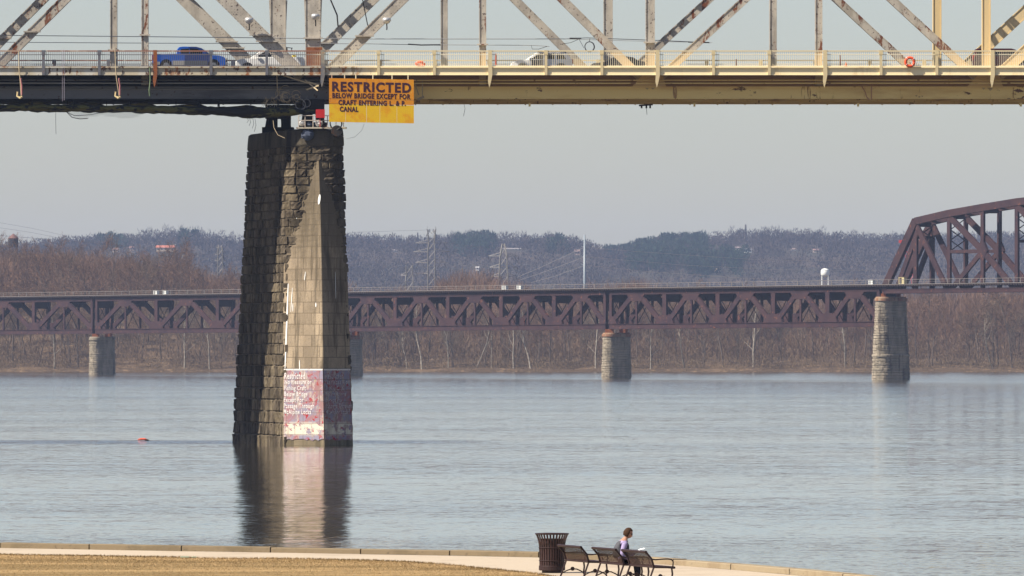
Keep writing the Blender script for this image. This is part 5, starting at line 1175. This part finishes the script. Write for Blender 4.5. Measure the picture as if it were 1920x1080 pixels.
b = MB(); b.lathe([(2.25,zt_),(1.2,zt_+1.0),(.15,zt_+1.9)], (c_.x,c_.y,0), 18); b.build('roof', mat('brown_tank_roof', (.16,.09,.08), .8), t)
for sx, sy in ((-1,-1),(1,-1),(1,1),(-1,1)): b = MB(); b.tube([(c_.x+sx*1.4,c_.y+sy*1.4,zb_),(c_.x+sx*1.7,c_.y+sy*1.7,20)], .2, 5); b.build('leg', M_DARK, t)
t = thing('crane', 'red lattice crane boom seen behind the sloping end of the railway truss', 'crane', P(1712,535,2700)); b = MB()
pa = [P(1690,453,2700), P(1699,475,2700), P(1706,500,2700), P(1713,535,2700)]
for off in (-.55,.55): b.tube([p+V((off,0,0)) for p in pa], .13, 4); b.tube([p+V((off,1.1,0)) for p in pa], .13, 4)
for a_, c_ in zip(pa, pa[1:]):
    for k_ in range(6): p, q_ = a_.lerp(c_,k_/6), a_.lerp(c_,(k_+1)/6); s1 = -1 if k_%2 else 1; b.tube([p+V((-.55*s1,0,0)), q_+V((.55*s1,0,0))], .10, 3)
b.build('boom', mat('red_crane_paint', (.42,.05,.06), .5), t); b = MB(); b.box(pa[0].x-.9,pa[0].x+.6,pa[0].y-.4,pa[0].y+.6,pa[0].z-.5,pa[0].z+.6); b.build('boom_head', mat('bright_red_crane_paint', (.55,.05,.04), .5), t)
# houses on the hill
def house(px, py, w, h, wallc, roofc, label, nwin, D):
    s_ = D/F; c_ = P(px,py,D); W_, H_ = w*s_, h*s_; base = float(hhill(c_.x,D))-1; c_.z = max(c_.z, base+1+H_/2); t = thing('hill_house', label, 'house', (c_.x,c_.y,base), group='houses on the far hill'); b = MB(); b.box(c_.x-W_/2,c_.x+W_/2,c_.y,c_.y+9,base,c_.z+H_*.15); b.build('wall', mat('house_wall', wallc, .8), t)
    b = MB(); z0 = c_.z+H_*.15; b.add([(c_.x-W_/2-.5,c_.y-.6,z0),(c_.x+W_/2+.5,c_.y-.6,z0),(c_.x+W_/2+.5,c_.y+9.6,z0),(c_.x-W_/2-.5,c_.y+9.6,z0),(c_.x-W_/2-.3,c_.y+4.5,z0+H_*.45),(c_.x+W_/2+.3,c_.y+4.5,z0+H_*.45)], [(0,3,2,1),(0,1,5,4),(2,3,4,5),(0,4,3),(1,2,5)]); b.build('roof', mat('house_roof', roofc, .8), t)
    for i in range(nwin): b = MB(); x_ = c_.x-W_/2+W_*(i+.5)/nwin; b.box(x_-W_/nwin*.22,x_+W_/nwin*.22,c_.y-.12,c_.y-.02,c_.z-H_*.22,c_.z-H_*.02); b.build('window', M_GLASS, t)
for h_, Y_ in zip(HOUSES, HY): house(*h_, Y_)
# quarry scars
for px, py, w, h, lb in SCARS:
    b = MB(); ys_ = np.linspace(4600,6400,80); x_ = (px-960)*5400/F; zz_ = hhill(np.full(80,x_), ys_); j = int(np.argmin(np.abs(YH-(zz_-HC)*F/ys_-py))); y_ = ys_[j]; c_ = P(px,py,y_-12)
    lump(b, c_, w*y_/F/2, 9, h*y_/F/2, rd); tag(b.build('rock_scar', mat('pale_rock_face', (.40,.32,.22), .9, [(.2,S1,.5,.6,(.22,.17,.12))]), loc=c_), lb, 'rock')
# floating orange marker
t = thing('buoy', 'small orange float drifting on the water left of the stone pier', 'buoy', P(268,826,592)); c_ = V((P(268,826,592).x, 592, 0)); t.location = c_
b = MB(); b.tube([c_+V((-.42,0,.05)), c_+V((-.2,0,.12)), c_+V((.15,0,.12)), c_+V((.42,0,.05))], [.03,.08,.08,.03], 8); b.build('float', mat('orange_float', (.75,.10,.04), .5), t, smooth=True)
b = MB(); b.tube([c_+V((.15,-.05,.06)), c_+V((.5,0,.03))], .05, 6); b.build('dark_tip', M_DARK, t)

# ============================================================ FOREGROUND: bin, benches, person
M_BROWN = mat('dark_brown_powder_coat', (.030,.014,.013), .5, obj=True); M_BROWN2 = mat('worn_brown_powder_coat', (.045,.021,.019), .55, [(3,S1,.5,.6,(.03,.015,.013))], obj=True)
bc = G(1035,1074); bc.z = 2.0; t = thing('litter_bin', 'dark brown slatted litter bin with a flared top beside the benches', 'bin', bc)
prof = [(.31,.10),(.315,.45),(.325,.68),(.345,.80),(.38,.90),(.405,.955)]
for k_ in range(30):
    q_ = 2*math.pi*k_/30; b = MB(); d = V((math.cos(q_),math.sin(q_),0)); tn = V((-d.y,d.x,0)); vs_ = []
    for r_, z_ in prof:
        for s_, dr in ((-.021,0),(.021,0),(.021,-.012),(-.021,-.012)): vs_.append(bc+d*(r_+dr)+tn*s_+V((0,0,z_)))
    b.add(vs_, [(i*4+j, i*4+(j+1)%4, (i+1)*4+(j+1)%4, (i+1)*4+j) for i in range(5) for j in range(4)]); b.build('slat', M_BROWN2, t)
b = MB(); b.torus(bc+V((0,0,.96)), .405, .018, 32, 6, (0,0,1)); b.build('top_ring', M_BROWN, t)
b = MB(); b.torus(bc+V((0,0,.62)), .325, .012, 32, 6, (0,0,1)); b.torus(bc+V((0,0,.30)), .315, .012, 32, 6, (0,0,1)); b.build('hoop', M_BROWN, t)
b = MB(); b.lathe([(.315,.06),(.325,.07),(.325,.17),(.315,.18)], bc, 30); b.build('bottom_band', M_BROWN, t)
b = MB(); b.lathe([(.25,0),(.25,.07)], bc, 24); b.build('base', M_BROWN, t)
b = MB(); b.lathe([(.24,.10),(.28,.12),(.29,.84),(.27,.84),(.26,.16)], bc, 24); b.build('liner', M_DARK, t)
BA = math.atan2(.56,1.7)
def bench():
    t = thing('park_bench', 'x', 'bench'); L = 1.72
    back = [(.06,.40),(.03,.50),(-.01,.62),(-.06,.72),(-.12,.77),(-.17,.755)]      # (x, z) outline of the back, curling over at the top
    seat = [(.10,.405),(.20,.395),(.34,.40),(.46,.415),(.54,.41),(.57,.38)]
    def strips(path, nm, n):
        b = MB()
        for i in range(n):
            y0 = .05+(L-.10)*i/n; y1 = y0+(L-.10)/n*.74; vs_ = []
            for x_, z_ in path: vs_ += [(x_,y0,z_),(x_,y1,z_),(x_+.008,y1,z_-.010),(x_+.008,y0,z_-.010)]
            b.add(vs_, [(r*4+j, r*4+(j+1)%4, (r+1)*4+(j+1)%4, (r+1)*4+j) for r in range(len(path)-1) for j in range(4)])
        return b.build(nm, M_BROWN2, t)
    o = strips(back, 'backrest', 16); strips(seat, 'seat', 16)
    b = MB(); b.tube([(-.14,.0,.765),(-.14,L,.765)], .032, 8); b.build('top_rail', M_BROWN, o)
    b = MB(); b.tube([(.05,0,.41),(.05,L,.41)], .022, 6); b.build('back_rail', M_BROWN, t); b = MB(); b.tube([(.56,0,.395),(.56,L,.395)], .03, 8); b.build('front_rail', M_BROWN, t)
    for y in (0.02, L-.02):
        b = MB(); b.beam((-.14,y,.765),(.0,y,.60),.045,.04); b.beam((.0,y,.61),(.06,y,.40),.045,.04); b.beam((.05,y,.41),(.57,y,.40),.045,.04)
        f = b.build('side_frame', M_BROWN, t)
        b = MB(); b.tube([(.06,y,.41),(.0,y,.25),(-.06,y,.08),(-.10,y,0)], .022, 6); b.build('leg', M_BROWN, t)
        b = MB(); b.tube([(.50,y,.40),(.52,y,.25),(.50,y,.10),(.54,y,0)], .022, 6); b.build('leg', M_BROWN, t)
        b = MB(); b.tube([(-.02,y,.60),(.10,y,.585),(.24,y,.595),(.40,y,.60),(.50,y,.585),(.54,y,.53),(.53,y,.42)], .017, 6); b.build('armrest', M_BROWN, t)
        b = MB(); b.tube([(-.05,y,.10),(.08,y,.16),(.20,y,.20),(.33,y,.19),(.44,y,.14),(.50,y,.10)], .015, 6); b.lathe([(.05,-.012),(.05,.012)], (.22,y,.20), 10, 'y'); b.build('stretcher', M_BROWN, t)
    return t
b0 = bench(); BE = [(1100,1086,'farthest of the three brown metal benches, empty, beside the litter bin'),(1165.5,1091.5,'middle brown metal bench with the person sitting on it'),(1222,1096.5,'nearest brown metal bench, at the right end of the row')]
bl = []
for i, (px, py, lb) in enumerate(BE):
    p = G(px, py); p.z = 2.0
    o = b0 if i == 0 else dup(b0, p, BA)
    o.location = p; o.rotation_euler = (0,0,BA); o['label'] = lb; o['group'] = 'benches in a row on the promenade'; bl.append(o)
# person: one skinned body, sitting, leaning over a paper
def skin(name, pts, edges, rad, m, parent, sub=2, root=0):
    me = bpy.data.meshes.new(name); me.from_pydata(pts, edges, []); o = bpy.data.objects.new(name, me); COL.objects.link(o)
    md = o.modifiers.new('s','SKIN'); 
    sv = me.skin_vertices[0].data if me.skin_vertices else None
    if sv is None: 
        bpy.context.view_layer.objects.active = o; bpy.ops.mesh.customdata_skin_add(); sv = me.skin_vertices[0].data
    for i, r in enumerate(rad): sv[i].radius = r if isinstance(r, tuple) else (r, r); sv[i].use_root = (i == root)
    md.use_smooth_shade = True
    s2 = o.modifiers.new('u','SUBSURF'); s2.levels = sub; s2.render_levels = sub
    dg = bpy.context.evaluated_depsgraph_get(); dg.update(); ev = o.evaluated_get(dg); m2 = bpy.data.meshes.new_from_object(ev)
    bpy.data.objects.remove(o); bpy.data.meshes.remove(me)
    o = bpy.data.objects.new(name, m2); COL.objects.link(o); m2.materials.clear(); m2.materials.append(m); m2.polygons.foreach_set('use_smooth',[True]*len(m2.polygons)); o.parent = parent; return o
M_SKIN = mat('warm_skin', (.42,.22,.15), .55, obj=True); M_SHIRT = mat('lavender_shirt', (.36,.30,.50), .8, obj=True); M_VEST = mat('grey_quilted_vest', (.085,.085,.10), .8, obj=True); M_TROU = mat('dark_navy_trousers', (.012,.013,.022), .9, obj=True); M_HAIR = mat('brown_hair', (.05,.024,.012), .8, obj=True)
Rz = Matrix.Rotation(BA, 3, 'Z'); seatp = bl[1].location + Rz @ V((.21,.80,.41))
pr = thing('person', 'person with short brown hair, grey vest and lavender shirt sitting on the middle bench reading', 'person', seatp, BA-.12)
# local: +x forward, +y left, z up from the seat
pts = [(0,0,.10),(.03,0,.28),(.08,0,.44),(.115,0,.53),(.15,0,.585),(.19,0,.64),            # pelvis..neck, head base
       (.10,.17,.47),(.06,.235,.26),(.24,.20,.20),(.42,.10,.29),                            # left arm: shoulder, elbow, wrist
       (.10,-.17,.47),(.02,-.235,.22),(.16,-.22,.12),(.38,-.13,.27),
       (.03,.10,.09),(.42,.12,.10),(.45,.13,-.20),(.44,.13,-.36),(.54,.14,-.385),
       (.03,-.10,.09),(.42,-.12,.10),(.46,-.13,-.20),(.43,-.13,-.36),(.54,-.14,-.385)]
ed_ = [(0,1),(1,2),(2,3),(3,4),(4,5),(3,6),(6,7),(7,8),(8,9),(3,10),(10,11),(11,12),(12,13),(0,14),(14,15),(15,16),(16,17),(17,18),(0,19),(19,20),(20,21),(21,22),(22,23)]
rad = [(.15,.13),(.14,.11),(.16,.12),(.13,.09),.06,.058, .075,.055,.042,.026, .075,.055,.042,.026, .10,.075,.05,.042,.035, .10,.075,.05,.042,.035]
body = skin('body', pts, ed_, rad, M_SHIRT, pr)
# materials by zone on the one body mesh: trousers below the waist, skin at neck and wrists
me = body.data; me.materials.append(M_TROU); me.materials.append(M_SKIN); me.materials.append(M_DARK)
for p in me.polygons:
    c_ = p.center
    if c_.z < -.33: p.material_index = 3
    elif abs(c_.y) < .21 and c_.z < (.19 if c_.x > .05 else .12) and not (c_.x > .1 and c_.z > .12 and abs(c_.y) > .17): p.material_index = 1
    elif c_.z < -.02 : p.material_index = 1
    elif c_.z > .55 or (c_.x > .37 and c_.z > .2): p.material_index = 2
# head
bm = bmesh.new(); bmesh.ops.create_uvsphere(bm, u_segments=24, v_segments=18, radius=.1)
for v_ in bm.verts:
    x_, y_, z_ = v_.co; v_.co = V((x_*1.02, y_*.78, z_*1.22))
    x_, y_, z_ = v_.co
    if z_ < -.02: v_.co.x += .012*(-z_/.1); v_.co.y *= 1-.35*min(1,(-z_-.02)/.1); 
    if x_ > .05 and -.06 < z_ < .01 and abs(y_) < .022: v_.co.x += .024*(1-abs(y_)/.022)*(1-abs(z_+.025)/.045)   # nose
    if x_ > .05 and -.085 < z_ < -.06 and abs(y_) < .03: v_.co.x += .006
    if x_ > .05 and .0 < z_ < .03 and .012 < abs(y_) < .05: v_.co.x -= .008
for s_ in (-1,1):
    r_ = bmesh.ops.create_uvsphere(bm, u_segments=8, v_segments=6, radius=.028)
    for v_ in r_['verts']: v_.co = V((v_.co.x*.7-.005, v_.co.y*.35+s_*.078, v_.co.z*1.1-.01))
me = bpy.data.meshes.new('head'); bm.to_mesh(me); bm.free(); me.materials.append(M_SKIN); me.polygons.foreach_set('use_smooth',[True]*len(me.polygons))
hd = bpy.data.objects.new('head', me); COL.objects.link(hd); hd.parent = pr; hd.location = (.225,0,.725); hd.rotation_euler = (0, R(24), R(-10))
bm = bmesh.new(); bmesh.ops.create_uvsphere(bm, u_segments=24, v_segments=18, radius=.11)
rem = [v_ for v_ in bm.verts if (v_.co.x > .035 and v_.co.z < .055) or v_.co.z < -.075]
bmesh.ops.delete(bm, geom=rem, context='VERTS')
for v_ in bm.verts: v_.co = V((v_.co.x*1.02-.004, v_.co.y*.80, v_.co.z*1.22))*random.uniform(.985,1.03)
bmesh.ops.solidify(bm, geom=bm.faces, thickness=.012); me = bpy.data.meshes.new('hair'); bm.to_mesh(me); bm.free(); me.materials.append(M_HAIR); me.polygons.foreach_set('use_smooth',[True]*len(me.polygons))
o = bpy.data.objects.new('hair', me); COL.objects.link(o); o.parent = hd
b = MB(); 
for s_ in (-1,1): b.tube([(.088,s_*.035,.012),(.10,s_*.033,.010)], .024, 8); b.beam((.095,s_*.05,.018),(.0,s_*.082,.015),.010,.006,n=(0,0,1))
b.beam((.10,-.02,.015),(.10,.02,.015),.008,.006,n=(0,0,1)); o = b.build('glasses', M_DARK, None); o.parent = hd
vest = skin('vest', [(.0,0,.08),(.03,0,.28),(.08,0,.43),(.115,0,.535),(.10,.125,.475),(.10,-.125,.475)], [(0,1),(1,2),(2,3),(2,4),(2,5)], [(.20,.20),(.19,.20),(.195,.19),(.11,.115),(.13,.125),(.13,.125)], M_VEST, pr)
def hand(s_, wr, dirv):
    d = V(dirv).normalized(); up = V((0,0,1)); sd = d.cross(up).normalized()*s_; pts = [tuple(wr), tuple(wr+d*.05)]; ed_ = [(0,1)]; rad = [.026,.034]
    for k_, ln in enumerate((.066,.074,.070,.056)):
        o_ = sd*(-.028+.019*k_); i0 = len(pts); a_ = wr+d*.075+o_; pts += [tuple(a_), tuple(a_+d*ln*.55-up*.006), tuple(a_+d*ln*.9-up*.028)]; ed_ += [(1,i0),(i0,i0+1),(i0+1,i0+2)]; rad += [.010,.009,.007]
    i0 = len(pts); a_ = wr+d*.03-sd*.032; pts += [tuple(a_), tuple(a_+d*.035-sd*.015-up*.012)]; ed_ += [(1,i0),(i0,i0+1)]; rad += [.011,.008]
    return skin('hand', pts, ed_, rad, M_SKIN, pr, 1)
hand(1, V((.42,.10,.29)), (.9,-.25,.05)); hand(-1, V((.38,-.13,.27)), (.9,.3,.08))
M_PAPER = mat('white_paper', (.78,.78,.80), .7, obj=True)
pp = thing('paper', 'white sheet of paper held in the hands of the person on the bench', 'paper', (0,0,0)); b = MB()
vs_ = []; 
for i in range(7):
    for j in range(5): vs_.append((.45+.15*j/4, -.11+.22*i/6, .30+.07*j/4+.02*math.sin(i*.9)+.012*math.sin(j*1.3)))
top = [(x,y,z) for x,y,z in vs_]; b.add(top, [(i*5+j, i*5+j+1, (i+1)*5+j+1, (i+1)*5+j) for i in range(6) for j in range(4)])
bpy.data.objects.remove(pp); o = b.build('paper', M_PAPER, None); o.location = seatp; o.rotation_euler = (0,0,BA-.12); tag(o, 'white sheet of paper held in the hands of the person on the bench', 'paper')
# small litter by the lawn edge
b = MB(); c_ = G(346,1048); c_.z = 2.04; b.box(c_.x-.10,c_.x+.12,c_.y-.04,c_.y+.05,c_.z,c_.z+.03); b.box(c_.x+.2,c_.x+.32,c_.y,c_.y+.06,c_.z,c_.z+.025); b.v = [(x+random.uniform(-.02,.02),y,z) for x,y,z in b.v]
tag(b.build('litter', mat('pale_green_litter', (.45,.52,.38), .6), loc=c_), 'scraps of pale litter on the lawn edge beside the path', 'litter')
